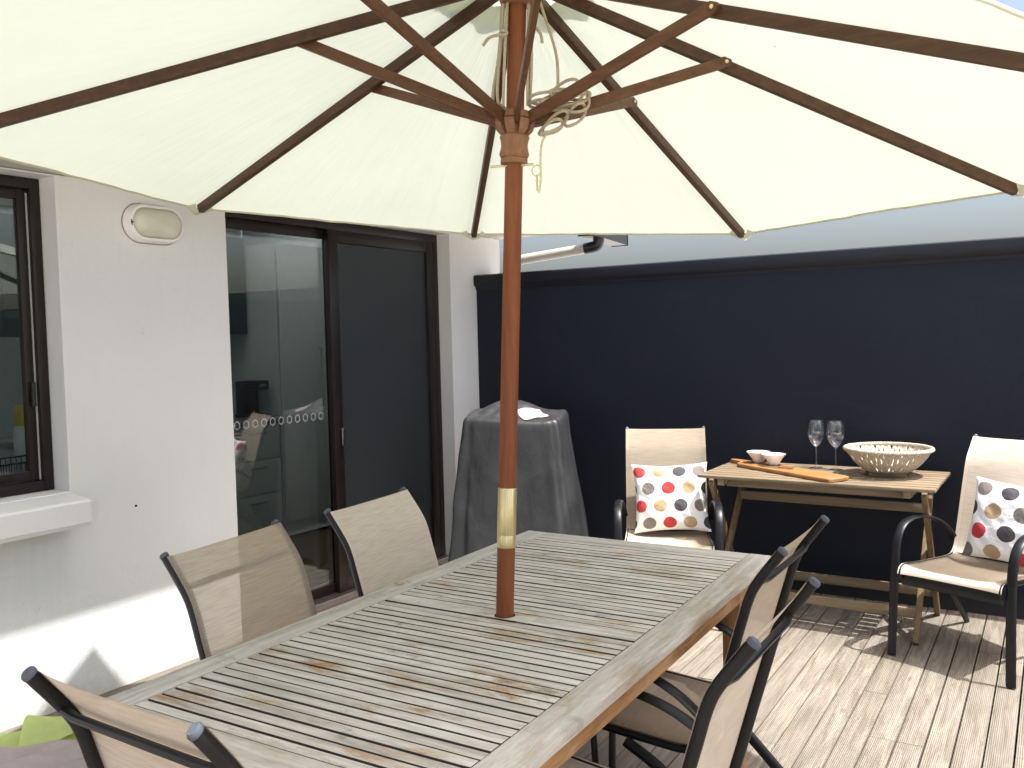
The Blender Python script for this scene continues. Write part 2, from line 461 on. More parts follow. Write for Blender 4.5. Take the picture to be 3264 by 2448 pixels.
SOFFITM = simple('cream_soffit', (.62, .60, .55), .7, 0, .3, .06)
GUTTERM = simple('black_gutter_paint', (.02, .021, .024), .35, 0, .5, .2)
CABINET = simple('grey_cabinet_laminate', (.55, .58, .57), .4, 0, .4, .05)
DARKCAB = simple('dark_green_laminate', (.018, .045, .040), .35, 0, .4, .1)
COUNTER = simple('grey_stone_counter', (.22, .22, .215), .3, 0, .5, .2, 80)
ROOMWALL = simple('room_paint', (.62, .64, .62), .8, 0, .2, .04)
ROOMFLOOR = m_wood('room_floorboards', [(.12, .08, .05), (.18, .13, .085), (.24, .18, .12)], 1, rough=.4)
GROUNDM = simple('pale_bounce_ground', (.50, .48, .45), .9, 0, .1, .15, 3.0)  # unseen ground, made pale to bounce light onto walls and canopy
LIME = simple('lime_towelling', (.80, .90, .42), .95, 0, .05, .05, 30, .0006, 900)
MAUVE = simple('mauve_grey_cotton', (.80, .72, .70), .9, 0, .1, .08, 20, .0012, 500)
LABELM = simple('pale_pink_label', (.82, .74, .74), .5, 0, .4, .06, 60)
REDEDGE = simple('red_stitching', (.40, .06, .05), .7)
RUST = simple('orange_rust', (.22, .075, .02), .9, 0, .1, .4, 200)
YELLOW = simple('yellow_plastic', (.70, .48, .02), .4)
FRAMEWOOD = simple('ochre_window_frame', (.22, .14, .045), .5)
SKYPANE = simple('pale_blue_sky_panel', (.45, .50, .62), .5)

# lens of the wall lamp: frosted and slightly yellowed
def m_lens():
    t = NT('frosted_lens')
    st = t.noise(t.coords((1, 3, 9)), 2.0, 3)
    col = t.ramp(st, [(.3, (.60, .585, .47)), (.7, (.70, .69, .58))])
    return t.done(t.bsdf(col, .25, 0, .5))
LENS = m_lens(); LAMPRING = simple('white_lamp_enamel', (.88, .87, .85), .3, 0, .5, .02); GRIME = simple('wall_grime', (.33, .31, .27), .9, 0, .1, .3, 80)

def m_wineglass():
    t = NT('clear_wine_glass')
    fr = t.math('ADD', .045, t.math('MULTIPLY', t.math('POWER', t.n('ShaderNodeLayerWeight', {'Blend': .5}).outputs['Facing'], 4.5), .95))
    lw = t.n('ShaderNodeLayerWeight', {'Blend': .5}).outputs['Facing']
    f = t.math('MINIMUM', t.math('ADD', t.math('MULTIPLY', fr, 1.0), t.math('ADD', .02, t.math('MULTIPLY', t.math('POWER', lw, 3.0), .5))), 1.0)
    tr = t.n('ShaderNodeBsdfTransparent', {'Color': (.93, .95, .97, 1)}).outputs[0]
    gl = t.n('ShaderNodeBsdfGlossy', {'Color': (1, 1, 1, 1), 'Roughness': .01}).outputs[0]
    return t.done(t.n('ShaderNodeMixShader', {0: f, 1: tr, 2: gl}).outputs[0])
WINEGLASS = m_wineglass()

# ------------------------------------------------------------------ setting: deck and ground
WALLY = 4.99            # front face of the dark boundary wall
DA = radians(.907)      # the deck boards run a touch off the house line
b = MB()
PITCH = .0903
for i in range(-6, 68):
    x0 = .08 + i * PITCH
    ys = [-3.0]
    y = -3.0 + random.uniform(.8, 3.6)
    while y < 5.2:
        ys.append(y); y += random.uniform(2.4, 4.2)
    ys.append(5.4)
    for ya, yb in zip(ys[:-1], ys[1:]):
        w = .0848 + random.uniform(-.0012, .0008); z = random.uniform(-.0015, .0005)
        b.box((x0 + PITCH / 2, (ya + yb) / 2, -.013 + z), (w, yb - ya - .003, .026), None, .0022)
deck = b.build('deck', DECKM, None, 25)
deck.rotation_euler = (0, 0, DA)
struct(deck, 'weathered grooved timber deck under the patio furniture')
g = MB(); g.box((0, 0, -.40), (600, 600, .2))
struct(g.build('ground', GROUNDM, None, 0), 'ground around and below the deck')
g = MB()
for yy in [-2.6 + .45 * k for k in range(17)]:
    g.box((3.0, yy, -.085), (7.6, .045, .11))
struct(g.build('deck_joist', simple('dark_joist_timber', (.06, .05, .04), .9), None, 0), 'dark joists under the deck boards')['kind'] = 'structure'

# ------------------------------------------------------------------ the house
house = thing('house', 'white rendered house wall with brown window, sliding door and eave', 'house', (0, 0, 0))
WY0, WY1, WZ0, WZ1 = .60, 2.055, .873, 2.14     # window opening
DY0, DY1, DZ1 = 2.895, 4.697, 2.135              # door opening
ZT = 2.145
w = MB()
T = .25
def wallbox(y0, y1, z0, z1): w.box((-T / 2, (y0 + y1) / 2, (z0 + z1) / 2), (T, y1 - y0, z1 - z0))
wallbox(-3.0, WY0, -.3, ZT); wallbox(WY0, WY1, -.3, WZ0); wallbox(WY0, WY1, WZ1, ZT)
wallbox(WY1, DY0, -.3, ZT); wallbox(DY0, DY1, DZ1, ZT); wallbox(DY0, DY1, -.3, -.03); wallbox(DY1, 5.29, -.3, ZT)
w.build('wall', STUCCO, house, 0)
w = MB()
w.box((.325, 1.15, ZT + .0105), (.65, 8.3, .015))
w.build('soffit', SOFFITM, house, 0)
w = MB()
# quad gutter on the fascia, running past the corner of the wall
gp = [(.655, 2.265), (.655, 2.135), (.70, 2.135), (.722, 2.16), (.722, 2.255), (.712, 2.265), (.708, 2.255), (.708, 2.16), (.694, 2.147), (.668, 2.147), (.668, 2.265)]
w.prism(gp, 1, -3.0, 5.34)
# the last length falls to the outlet and its stop end
w.prism([(5.342, 2.122), (5.86, 2.094), (5.86, 2.235), (5.342, 2.265)], 0, .60, .722)
w.box((.661, 5.864, 2.165), (.13, .007, .15))
w.build('gutter', GUTTERM, house, 0)
w = MB(); w.box((.643, 1.15, 2.200), (.02, 8.3, .13))
w.build('fascia', GUTTERM, house, 0)
w = MB()
for xa, xb, ya, yb in ((.70, -2.7, -3.05, 1.2), (.70, -.30, 1.2, 5.33)):   # left open so daylight reaches the added opal panel
    za, zb = 2.27 + (.70 - xa) * .31, 2.27 + (.70 - xb) * .31
    w.prism([(xa, za), (xb, zb), (xb, zb + .08), (xa, za + .08)], 1, ya, yb)
w.build('roof', simple('grey_roof_sheet', (.20, .20, .21), .5), house, 0)
# sill: sloping top, proud of the wall
w = MB()
sp = [(-.105, .873), (.0, .868), (.138, .853), (.148, .845), (.15, .765), (.144, .748), (.002, .744), (.002, .86), (-.105, .86)]
w.prism(sp, 1, .50, 2.052)
w.build('window_sill', STUCCO, house, 20)

# window: outer frame, sliding sash
win = MB()
XF = -.105
def yframe(mb, x, d, y0, y1, z0, z1, fw, bev=.003):
    mb.box((x - d / 2, y0 + fw / 2, (z0 + z1) / 2), (d, fw, z1 - z0), None, bev)
    mb.box((x - d / 2, y1 - fw / 2, (z0 + z1) / 2), (d, fw, z1 - z0), None, bev)
    mb.box((x - d / 2, (y0 + y1) / 2, z0 + fw / 2), (d * .98, y1 - y0 - 2 * fw, fw), None, bev)
    mb.box((x - d / 2, (y0 + y1) / 2, z1 - fw / 2), (d * .98, y1 - y0 - 2 * fw, fw), None, bev)
yframe(win, XF, .07, WY0 + .002, WY1 - .002, WZ0 + .002, WZ1 - .002, .042)
window = win.build('window', BROWNAL, house, 30)
win = MB(); yframe(win, XF - .022, .030, WY0 + .75, WY1 - .050, WZ0 + .05, WZ1 - .05, .036)
win.build('sash', BROWNAL, window, 30)
win = MB(); win.box((XF - .005, WY1 - .066, 1.27), (.014, .016, .10), None, .003)
win.build('sash_latch', BLACKPL, window, 30)
win = MB(); win.box((XF - .037, 1.70, 1.51), (.005, .60, 1.10))
win.build('pane', GLASSWIN, window, 0)
win = MB(); win.box((XF - .055, .99, 1.51), (.005, .70, 1.18))
win.build('pane', GLASSWIN, window, 0)
win = MB(); win.box((XF - .0195, WY1 - .0485, 1.50), (.004, .006, 1.16))
win.build('seal_strip', simple('grey_seal', (.38, .40, .38), .6), window, 0)

# sliding door: frame, fixed glazed panel, sliding panel with insect screen
d = MB()
XD = -.098
d.box((XD - .05, (DY0 + DY1) / 2, DZ1 - .027), (.10, DY1 - DY0 - .002, .050), None, .003)
d.box((XD - .05, DY0 + .02, 1.055), (.10, .038, 2.06), None, .003)
d.box((XD - .05, DY1 - .025, 1.055), (.10, .048, 2.06), None, .003)
d.box((XD - .04, (DY0 + DY1) / 2, .004), (.14, DY1 - DY0 - .004, .028), None, .003)
door = d.build('sliding_door', BROWNAL, house, 30)
d = MB(); yframe(d, XD - .040, .024, 2.935, 3.755, .020, 2.085, .052)
d.build('fixed_panel', BROWNAL, door, 30)
d = MB(); yframe(d, XD - .002, .034, 3.69, 4.652, .020, 2.087, .072)
d.build('sliding_panel', BROWNAL, door, 30)
d = MB(); d.box((XD - .048, 3.345, 1.05), (.006, .74, 1.97)); d.build('glass_pane', GLASSDOOR, door, 0)
d = MB(); d.box((XD - .030, 4.172, 1.05), (.005, .83, 1.94)); d.build('glass_pane', GLASSDOOR, door, 0)
d = MB(); d.box((XD - .016, 4.172, 1.05), (.002, .83, 1.94)); d.build('insect_screen', SCREEN, door, 0)
d = MB()
for s in (-1, 1):
    d.box((XD + .006, 3.744, .91 + s * .045), (.016, .018, .012), None, .002)
d.box((XD + .012, 3.744, .91), (.008, .022, .10), None, .003)
d.build('handle', CHROME, door, 30)
MARK = simple('frosted_marker', (.75, .78, .78), .8)
for k in range(12):     # row of frosted hexagon markers stuck on the glass
    d = MB()
    cy, cz, xx = 2.978 + .0592 * k, 1.04, XD - .0445
    for a in range(6):
        a0, a1 = radians(30 + 60 * a), radians(90 + 60 * a)
        p = lambda q, r: d.bm.verts.new((xx, cy + .88 * r * cos(q), cz + r * sin(q)))
        d.bm.faces.new((p(a0, .0225), p(a1, .0225), p(a1, .0195), p(a0, .0195)))
    bmesh.ops.remove_doubles(d.bm, verts=d.bm.verts, dist=.0004)
    d.build('safety_marker', MARK, door, 0)
d = MB(); d.box((XD - .01, (DY0 + DY1) / 2, -.013), (.05, DY1 - DY0 - .02, .004)); d.box((-.035, (DY0 + DY1) / 2, -.006), (.10, DY1 - DY0 - .004, .012), None, .002)
d.build('threshold', simple('brown_timber_threshold', (.030, .017, .012), .6), door, 0)
for xx in (XD + .040, XD + .052):
    d = MB(); d.box((xx, (DY0 + DY1) / 2, .008), (.004, DY1 - DY0 - .01, .030)); d.build('track', CHROME, door, 0)
# the room behind the glass
r = MB()
r.box((-2.62, 1.17, 1.2), (.04, 8.14, 2.7)); r.box((-1.43, -2.88, 1.2), (2.34, .04, 2.7)); r.box((-1.32, 5.265, 1.2), (2.54, .045, 2.7))
r.box((-.27, 1.17, 2.33), (.03, 8.1, .36))
r.build('interior_wall', ROOMWALL, house, 0)
r = MB(); r.box((-1.44, -.75, 2.53), (2.3, 4.18, .04)); r.box((-2.4, 3.31, 2.53), (.38, 3.9, .04)); r.box((-.40, 3.31, 2.53), (.22, 3.9, .04)); r.build('interior_ceiling', ROOMWALL, house, 0)
r = MB(); r.box((-1.36, 3.30, 2.535), (1.68, 3.88, .006)); r.build('added_skylight', m_canopy('added_skylight_opal', (.80, .82, .82), .6), house, 0)  # unseen opal ceiling panel added to brighten the kitchen
r = MB(); r.box((-1.46, 1.17, -.035), (2.26, 8.1, .03)); r.build('interior_floor', ROOMFLOOR, house, 0)

# kitchen seen through the door and window
k = thing('pantry_cupboard', 'tall grey two door pantry cupboard behind the sliding door glass', 'cupboard', (-1.52, 4.62, 0))
b = MB(); b.box((-.30, .307, 1.10), (.58, .61, 2.18)); b.build('carcass', CABINET, k, 0)
for yy, hy in ((.215, .385), (.522, .475)):
    b = MB(); b.box((.01, yy, 1.13), (.02, .426 if yy < .3 else .176, 2.02), None, .002); dr = b.build('door', CABINET, k, 30)
    b = MB(); b.sweep([(.02, hy, .965), (.045, hy, .965), (.045, hy, 1.41), (.02, hy, 1.41)], .006, seg=8); b.build('handle', CHROME, dr)
k = thing('kitchen_counter', 'grey kitchen counter with drawers left of the pantry cupboard', 'counter', (-1.52, 4.60, 0))
b = MB(); b.box((-.30, -.90, .49), (.56, 1.78, .76)); b.box((-.33, -.90, .05), (.50, 1.78, .10)); b.build('cabinet', CABINET, k, 0)
b = MB(); b.box((-.29, -.90, .895), (.62, 1.80, .04), None, .003); b.build('countertop', COUNTER, k, 30)
for yy in (-.23, -.68, -1.13, -1.58):
    for zz in (.24, .49, .74):
        b = MB(); b.box((-.01, yy, zz), (.018, .44, .243), None, .002); dr = b.build('drawer', CABINET, k, 30)
        b = MB(); b.box((.015, yy, zz + .07), (.012, .16, .010), None, .002); b.build('handle', CHROME, dr, 30)
k = thing('upper_cabinet', 'dark green wall cupboard above the kitchen counter', 'cupboard', (-1.85, 3.70, 1.53))
b = MB(); b.box((-.16, 0, .36), (.32, 1.80, .72)); b.build('carcass', DARKCAB, k, 0)
for yy in (-.675, -.225, .225, .675):
    b = MB(); b.box((.010, yy, .36), (.018, .444, .716), None, .002); b.build('door', DARKCAB, k, 30)
k = thing('coffee_machine', 'small black coffee machine standing on the kitchen counter', 'coffee machine', (-1.68, 4.50, .915))
b = MB(); b.box((0, 0, .012), (.24, .15, .024), None, .005); b.box((-.07, 0, .14), (.09, .14, .25), None, .01); b.build('body', BLACKPL, k, 30)
b = MB(); b.box((.015, 0, .235), (.17, .13, .07), None, .012); b.build('brew_head', BLACKPL, k, 30)
b = MB(); b.box((.102, 0, .235), (.004, .06, .012)); b.build('trim', CHROME, k, 0)
k = thing('kitchen_bench', 'grey kitchen bench just inside the brown window', 'counter', (-.62, 1.35, 0))
b = MB(); b.box((0, 0, .42), (.56, 1.9, .84)); b.build('cabinet', CABINET, k, 0)
b = MB(); b.box((0, 0, .86), (.60, 1.92, .035), None, .003); b.build('benchtop', COUNTER, k, 30)
k = thing('dish_rack', 'black wire dish rack on the bench inside the window', 'dish rack', (-.36, 1.99, .878))
b = MB()
for zz in (.012, .105):
    b.sweep([(.12, .19, zz), (-.12, .19, zz), (-.12, -.19, zz), (.12, -.19, zz)], .004, seg=6, closed=True)
b.build('rim', BLACKPL, k)
b = MB()
for i in range(17):
    y = -.18 + .36 * i / 16
    b.sweep([(.12, y, .105), (.115, y, .012), (-.115, y, .012), (-.12, y, .105)], .0022, seg=5)
for i in range(9):
    x = -.11 + .22 * i / 8
    b.sweep([(x, .19, .105), (x, .185, .012), (x, -.185, .012), (x, -.19, .105)], .0022, seg=5)
b.build('wires', BLACKPL, k)
b = MB(); b.sweep([(.0, .19, .105), (0, .19, .13), (.012, .19, .137), (.024, .19, .13), (.024, .19, .105)], .003, seg=6); b.build('hook', BLACKPL, k)
k = thing('detergent_bottle', 'white bottle with yellow cap on the bench inside the window', 'bottle', (-.52, 2.16, .878))
b = MB(); b.lathe([(.036, 0), (.038, .01), (.038, .20), (.030, .235)], cap0=True, cap1=True); b.build('body', WHITEPL, k)
b = MB(); b.lathe([(.031, .236), (.031, .30), (.022, .325)], cap0=True, cap1=True); b.build('cap', YELLOW, k)
k = thing('sky_window', 'ochre framed pale blue panel standing in for a window with sky behind', 'picture', (-2.58, 4.98, 1.95))  # far window; the sky behind it is painted on the panel
b = MB(); yframe(b, .015, .02, -.26, .26, -.22, .22, .05); b.build('frame', FRAMEWOOD, k, 30)
b = MB(); b.box((-.003, 0, 0), (.008, .42, .34)); b.build('print', SKYPANE, k, 0)

# ------------------------------------------------------------------ bulkhead lamp on the house wall
lamp = thing('wall_light', 'oval white bulkhead lamp with rust spot on the house wall', 'wall lamp', (0, 2.489, 1.988))
def stadium(hl, hh, n=14):
    P = []
    for k in range(n + 1): P.append((hl - hh + hh * cos(-pi / 2 + pi * k / n), hh * sin(-pi / 2 + pi * k / n)))
    for k in range(n + 1): P.append((-(hl - hh) + hh * cos(pi / 2 + pi * k / n), hh * sin(pi / 2 + pi * k / n)))
    return P
def loft(mb, secs, close_end=True):
    R = [[mb.bm.verts.new((x, p[0], p[1])) for p in P] for x, P in secs]
    for A, B in zip(R[:-1], R[1:]):
        for j in range(len(A)): mb.bm.faces.new((A[j], A[(j + 1) % len(A)], B[(j + 1) % len(A)], B[j]))
    if close_end: mb.bm.faces.new(R[-1])
    return mb
b = MB(); loft(b, [(.002, stadium(.142, .083)), (.035, stadium(.140, .081)), (.048, stadium(.134, .075)), (.050, stadium(.124, .066)), (.040, stadium(.121, .063))], False)
b.build('housing', LAMPRING, lamp, 40)
b = MB(); loft(b, [(.0015, stadium(.147, .088)), (.0022, stadium(.141, .082))], False); b.build('sealant', GRIME, lamp, 40)
b = MB(); loft(b, [(.040, stadium(.1205, .0625)), (.055, stadium(.117, .059)), (.066, stadium(.106, .048)), (.071, stadium(.090, .032)), (.072, stadium(.070, .012))])
b.build('lens', LENS, lamp, 60)
b = MB(); b.lathe([(.004, 0), (.004, .004)], (.049, -.129, -.004), (1, 0, 0), 12, cap1=True); b.build('screw', BLACKPL, lamp, 30)
b = MB()
for j in range(14):
    a = random.uniform(0, 2 * pi); rr = random.uniform(.002, .012)
    b.lathe([(.0028, 0), (.0012, .0009)], (.0492, -.129 + .5 * rr * cos(a), -.006 + rr * sin(a)), (1, 0, 0), 7, cap1=True)
b.build('rust_spot', RUST, lamp, 0)

# ------------------------------------------------------------------ drainpipe at the corner of the house
dp = thing('drainpipe', 'beige drainpipe with black elbow from gutter to wall corner', 'drainpipe', (0, 5.36, 0))
b = MB(); b.sweep(catmull([(.60, .11, 2.052), (.30, .055, 2.02), (.095, .01, 1.995), (.05, 0, 1.965), (.045, 0, 1.90), (.045, 0, 0)], 6), .034, seg=18)
b.build('pipe', PIPEM, dp)
b = MB(); b.sweep(catmull([(.682, .125, 2.14), (.682, .125, 2.095), (.668, .122, 2.066), (.635, .117, 2.056), (.585, .108, 2.050)], 6), .039, seg=18)
b.build('elbow', BLACKPL, dp)
b = MB(); b.lathe([(.042, -.012), (.042, .012)], (.045, 0, 1.90), seg=18); b.box((.0, -.055, 1.90), (.012, .04, .02)); b.build('bracket', PIPEM, dp, 30)

# ------------------------------------------------------------------ dark boundary wall
bw = thing('boundary_wall', 'tall navy black rendered boundary wall with moulded capping', 'wall', (0, 4.99, 0))
b = MB(); b.box((5.003, .10, .78), (10.0, .20, 2.12)); b.build('wall', NAVY, bw, 0)
b = MB()
prof = [(.215, 1.8405), (-.018, 1.8405), (-.030, 1.836), (-.032, 1.826), (-.032, 1.795), (-.024, 1.778), (-.012, 1.768), (-.006, 1.752), (-.002, 1.752), (-.002, 1.8402), (.215, 1.8402)]
prof = [(.215, 1.880), (-.020, 1.880), (-.032, 1.873), (-.034, 1.860), (-.034, 1.822), (-.026, 1.806), (-.012, 1.795), (-.008, 1.782), (-.003, 1.776), (-.003, 1.842), (.215, 1.842)]
b.prism(prof, 0, .004, 10.0)
b.build('capping', simple('navy_black_gloss', (.0095, .011, .018), .5, 0, .35, .15, 6), bw, 30)

# ------------------------------------------------------------------ dining table
TC = V((2.143, 1.9895, 0)); TR = radians(1.5)
TL, TW, TZ = 1.90, .95, .70
tab = thing('dining_table', 'long weathered grey teak slatted dining table with umbrella hole', 'table', TC, TR)
th = .026
FR = .082
for s in (-1, 1):
    b = MB(); b.box((s * (TW / 2 - FR / 2), 0, TZ - th / 2), (FR, TL, th), None, .004); b.build('side_rail', GREY_RAIL, tab, 30)
    b = MB(); b.box((0, s * (TL / 2 - FR / 2), TZ - th / 2 - .0008), (TW - 2 * FR - .0025, FR, th), None, .003); b.build('end_board', GREY_END, tab, 30)
b = MB()
inner = TL - 2 * FR
npitch = 50; p = inner / npitch
for i in range(24):
    for s in (-1, 1):
        yc = s * (p * 1.5 + p * i)
        w_ = .0291 + random.uniform(-.0012, .0005)
        b.box((0, yc, TZ - .013 - .0015 + random.uniform(-.0012, .0006)), (TW - 2 * FR - .004, w_, .026), None, .0018)
b.build('slats', GREY_SLAT, tab, 30)
b = MB()    # wide middle board with the round hole for the pole
hw, hl = p * 2 - .005, TW - 2 * FR - .004
hc = V((-.002, 0, 0)); hr = .0285
ANG = sorted([2 * pi * j / 40 + .01 for j in range(40)] + [math.atan2(sy * hw / 2, sx * .09) % (2 * pi) for sx in (-1, 1) for sy in (-1, 1)])
n = len(ANG)
def ring(zz):
    inn = [b.bm.verts.new((hc.x + hr * cos(a), hr * sin(a), zz)) for a in ANG]
    mid = []
    for a in ANG:
        k_ = min((hw / 2) / max(abs(sin(a)), 1e-6), .09 / max(abs(cos(a)), 1e-6))
        mid.append(b.bm.verts.new((hc.x + k_ * cos(a), k_ * sin(a), zz)))
    return inn, mid
i0, m0 = ring(TZ - .001); i1, m1 = ring(TZ - .021)
for j in range(n):
    q = (j + 1) % n
    b.bm.faces.new((i0[j], i0[q], m0[q], m0[j])); b.bm.faces.new((i1[j], m1[j], m1[q], i1[q])); b.bm.faces.new((i0[j], i1[j], i1[q], i0[q]))
for s in (-1, 1):
    xa = hc.x + s * .09; xb = s * hl / 2
    b.box(((xa + xb) / 2, 0, TZ - .011), (abs(xb - xa), hw, .020))
b.build('centre_board', GREY_SLAT, tab, 30)
for s in (-1, 1):
    b = MB(); b.box((s * (TW / 2 - .042), 0, TZ - th - .0325), (.022, TL - .17, .063), None, .002); b.build('apron', APRON_Y, tab, 30)
    b = MB(); b.box((0, s * (TL / 2 - .075), TZ - th - .0325), (TW - .11, .022, .063), None, .002); b.build('apron', APRON_X, tab, 30)
for sx in (-1, 1):
    b = MB(); b.box((sx * .16, 0, TZ - th - .018), (.05, TL - .18, .026), None, .002); b.build('underslung_rail', APRON_Y, tab, 30)
for sx in (-1, 1):
    for sy in (-1, 1):
        b = MB(); b.box((sx * (TW / 2 - .066), sy * (TL / 2 - .235), .335), (.058, .058, .674), None, .005)
        b.build('leg', LEGWOOD, tab, 30)

# ------------------------------------------------------------------ umbrella
UB = V((2.1193, 1.9645, 0)); AX = V((.031, .035, .999)).normalized()
um = thing('patio_umbrella', 'large cream market umbrella on a wooden pole through the table', 'umbrella', UB)
A = lambda z: AX * (z / AX.z)            # point on the pole axis, relative to the base
TIPS = [V(t) - UB for t in ((3.635, 1.889, 1.842), (3.305, 2.960, 1.850), (2.326, 3.492, 1.850), (1.255, 3.166, 1.910), (.719, 2.171, 1.964), (1.048, 1.103, 1.986), (2.036, .576, 1.974), (3.108, .901, 1.908))]
APEX = V((2.193, 2.05, 2.417)) - UB
b = MB()
b.sweep([A(.02), A(.30), A(.68), A(.886)], .0243, seg=28); b.sweep([A(1.047), A(1.4), A(1.9), A(2.38)], .0240, seg=28)
b.build('pole', POLEWOOD, um, 40)
b = MB(); b.lathe([(.0246, 0), (.0256, .002), (.0256, .033), (.0253, .0337), (.0253, .0347), (.0256, .0354), (.0256, .160), (.0246, .162)], A(.886), AX, 32)
b.build('brass_sleeve', BRASS, um, 40)
b = MB(); b.lathe([(.26, 0), (.26, .035), (.24, .05), (.045, .065), (.045, .22), (.030, .22)], (0, 0, .003), None, 40, cap0=True); b.build('base', BLACKM, um, 30)
# turned runner that slides on the pole
b = MB(); b.lathe([(.0255, 1.912), (.036, 1.914), (.0365, 1.926), (.034, 1.929), (.0375, 1.932), (.040, 1.940), (.037, 1.950), (.0352, 1.962), (.0375, 1.976), (.040, 1.984), (.038, 1.988), (.0255, 1.99)], A(0), AX, 36)
run = b.build('runner', RUNWOOD, um, 40)
b = MB()
nA = AX; eX = V((0, 1, 0)).cross(nA).normalized(); eY = nA.cross(eX)
dirs = []
for k in range(8):
    dv = TIPS[k] - A(1.92); dv -= nA * dv.dot(nA); dirs.append(dv.normalized())
for k in range(8):                       # jaws between the struts
    m = (dirs[k] + dirs[(k + 1) % 8]).normalized(); tn = nA.cross(m)
    P = []
    for z, ri, ro, hw_ in ((1.986, .026, .034, .009), (2.000, .026, .047, .0125), (2.018, .026, .053, .014), (2.036, .026, .052, .013), (2.046, .026, .047, .0105)):
        c = A(z); P.append([c + m * ri - tn * hw_ * .6, c + m * ro - tn * hw_, c + m * ro + tn * hw_, c + m * ri + tn * hw_ * .6])
    R = [[b.bm.verts.new(q) for q in ring_] for ring_ in P]
    for q0, q1 in zip(R[:-1], R[1:]):
        for j in range(4): b.bm.faces.new((q0[j], q0[(j + 1) % 4], q1[(j + 1) % 4], q1[j]))
    b.bm.faces.new(R[0]); b.bm.faces.new(R[-1])
b.lathe([(.0255, 1.985), (.031, 1.985), (.031, 2.046), (.0255, 2.046)], A(0), AX, 28)
b.build('jaws', RUNWOOD, run, 40)
b = MB(); b.sweep([A(2.026) + (eX * cos(a) + eY * sin(a)) * .0535 for a in [2 * pi * j / 40 for j in range(40)]], .0013, seg=6, closed=True)
b.build('strut_wire', BLACKM, run)
b = MB(); b.lathe([(.024, 2.33), (.045, 2.335), (.055, 2.36), (.055, 2.40), (.045, 2.42), (.024, 2.425)], A(0), AX, 32, cap1=True); b.build('top_hub', RUNWOOD, um, 40)
b = MB(); b.lathe([(.012, 2.47), (.02, 2.49), (.028, 2.52), (.02, 2.545), (.004, 2.555)], A(0), AX, 24, cap0=True, cap1=True); b.build('finial', RUNWOOD, um, 40)
JF = .39
for k in range(8):
    t = TIPS[k]; st = A(2.375) + dirs[k] * .045; st = APEX + (t - APEX) * .035
    lift = V((0, 0, -.0175))
    rb = MB(); rb.bar(st + lift, APEX + (t - APEX) * .992 + lift, .022, .030, (0, 0, 1), .002)
    rib = rb.build('rib', RIBWOOD, um, 30)
    # strut bolted to the flank of the rib
    jp = APEX + (t - APEX) * JF + lift
    sd = dirs[k].cross(V((0, 0, 1))).normalized()
    a0 = A(2.024) + dirs[k] * .036
    e0 = jp + sd * .0185 + V((0, 0, .004)); s0 = a0 + sd * .002
    sb = MB(); sb.bar(s0, e0, .0145, .029, (0, 0, 1), .002)
    sb.lathe([(.0145, -.00722), (.0145, .00722)], e0, sd, 18, True, True)
    sb.build('strut', STRUTWOOD, um, 30)
    rv = MB(); rv.lathe([(.0055, .0070), (.005, .0090), (.002, .0098)], e0, sd, 12, cap1=True)
    rv.build('rivet', BRASS, rib, 30)
# canopy cloth
CN = 18
def panel(k, u, v, dz=0.0):
    """u from the vent to the hem, v across from rib k to rib k+1"""
    a = TIPS[k]; c = TIPS[(k + 1) % 8]
    rr = .096 + u * (1.012 - .096)
    p0 = APEX + (a - APEX) * rr; p1 = APEX + (c - APEX) * rr
    q = p0.lerp(p1, v)
    s = 4 * v * (1 - v)
    toC = V((APEX.x - q.x, APEX.y - q.y, 0))
    q += toC * (.006 * s * u ** 4)                       # the hem is cut slightly hollow
    q.z += .010 * s * rr * (1 - u ** 3) + dz
    wv = noise.noise(V((k * 7.3 + v * 5, u * 2.2, 1.7))) * .005 + noise.noise(V((k * 3.1 + v * 15, u * 1.1, 5.2))) * .004
    q.z += wv * s
    return q
b = MB(); UVL = b.bm.loops.layers.uv.new('UVMap')
for k in range(8):
    G = [[b.bm.verts.new(panel(k, i / 22, j / CN)) for j in range(CN + 1)] for i in range(23)]
    for i in range(22):
        for j in range(CN):
            q = b.bm.faces.new((G[i][j], G[i + 1][j], G[i + 1][j + 1], G[i][j + 1]))
            for l_, (a_, c_) in zip(q.loops, ((i, j), (i + 1, j), (i + 1, j + 1), (i, j + 1))): l_[UVL].uv = (a_ / 22 + k * 3.7, k + .0005 + .999 * c_ / CN)
bmesh.ops.remove_doubles(b.bm, verts=b.bm.verts, dist=.0006)
can = b.build('canopy', CANOPY, um, 60)
b = MB()
for k in range(8):
    P = [panel(k, 1.0, j / CN, -.002) for j in range(CN + 1)]
    b.sweep(P, .0045, .0015, (0, 0, 1), 6)
b.build('hem', POCKET, can)
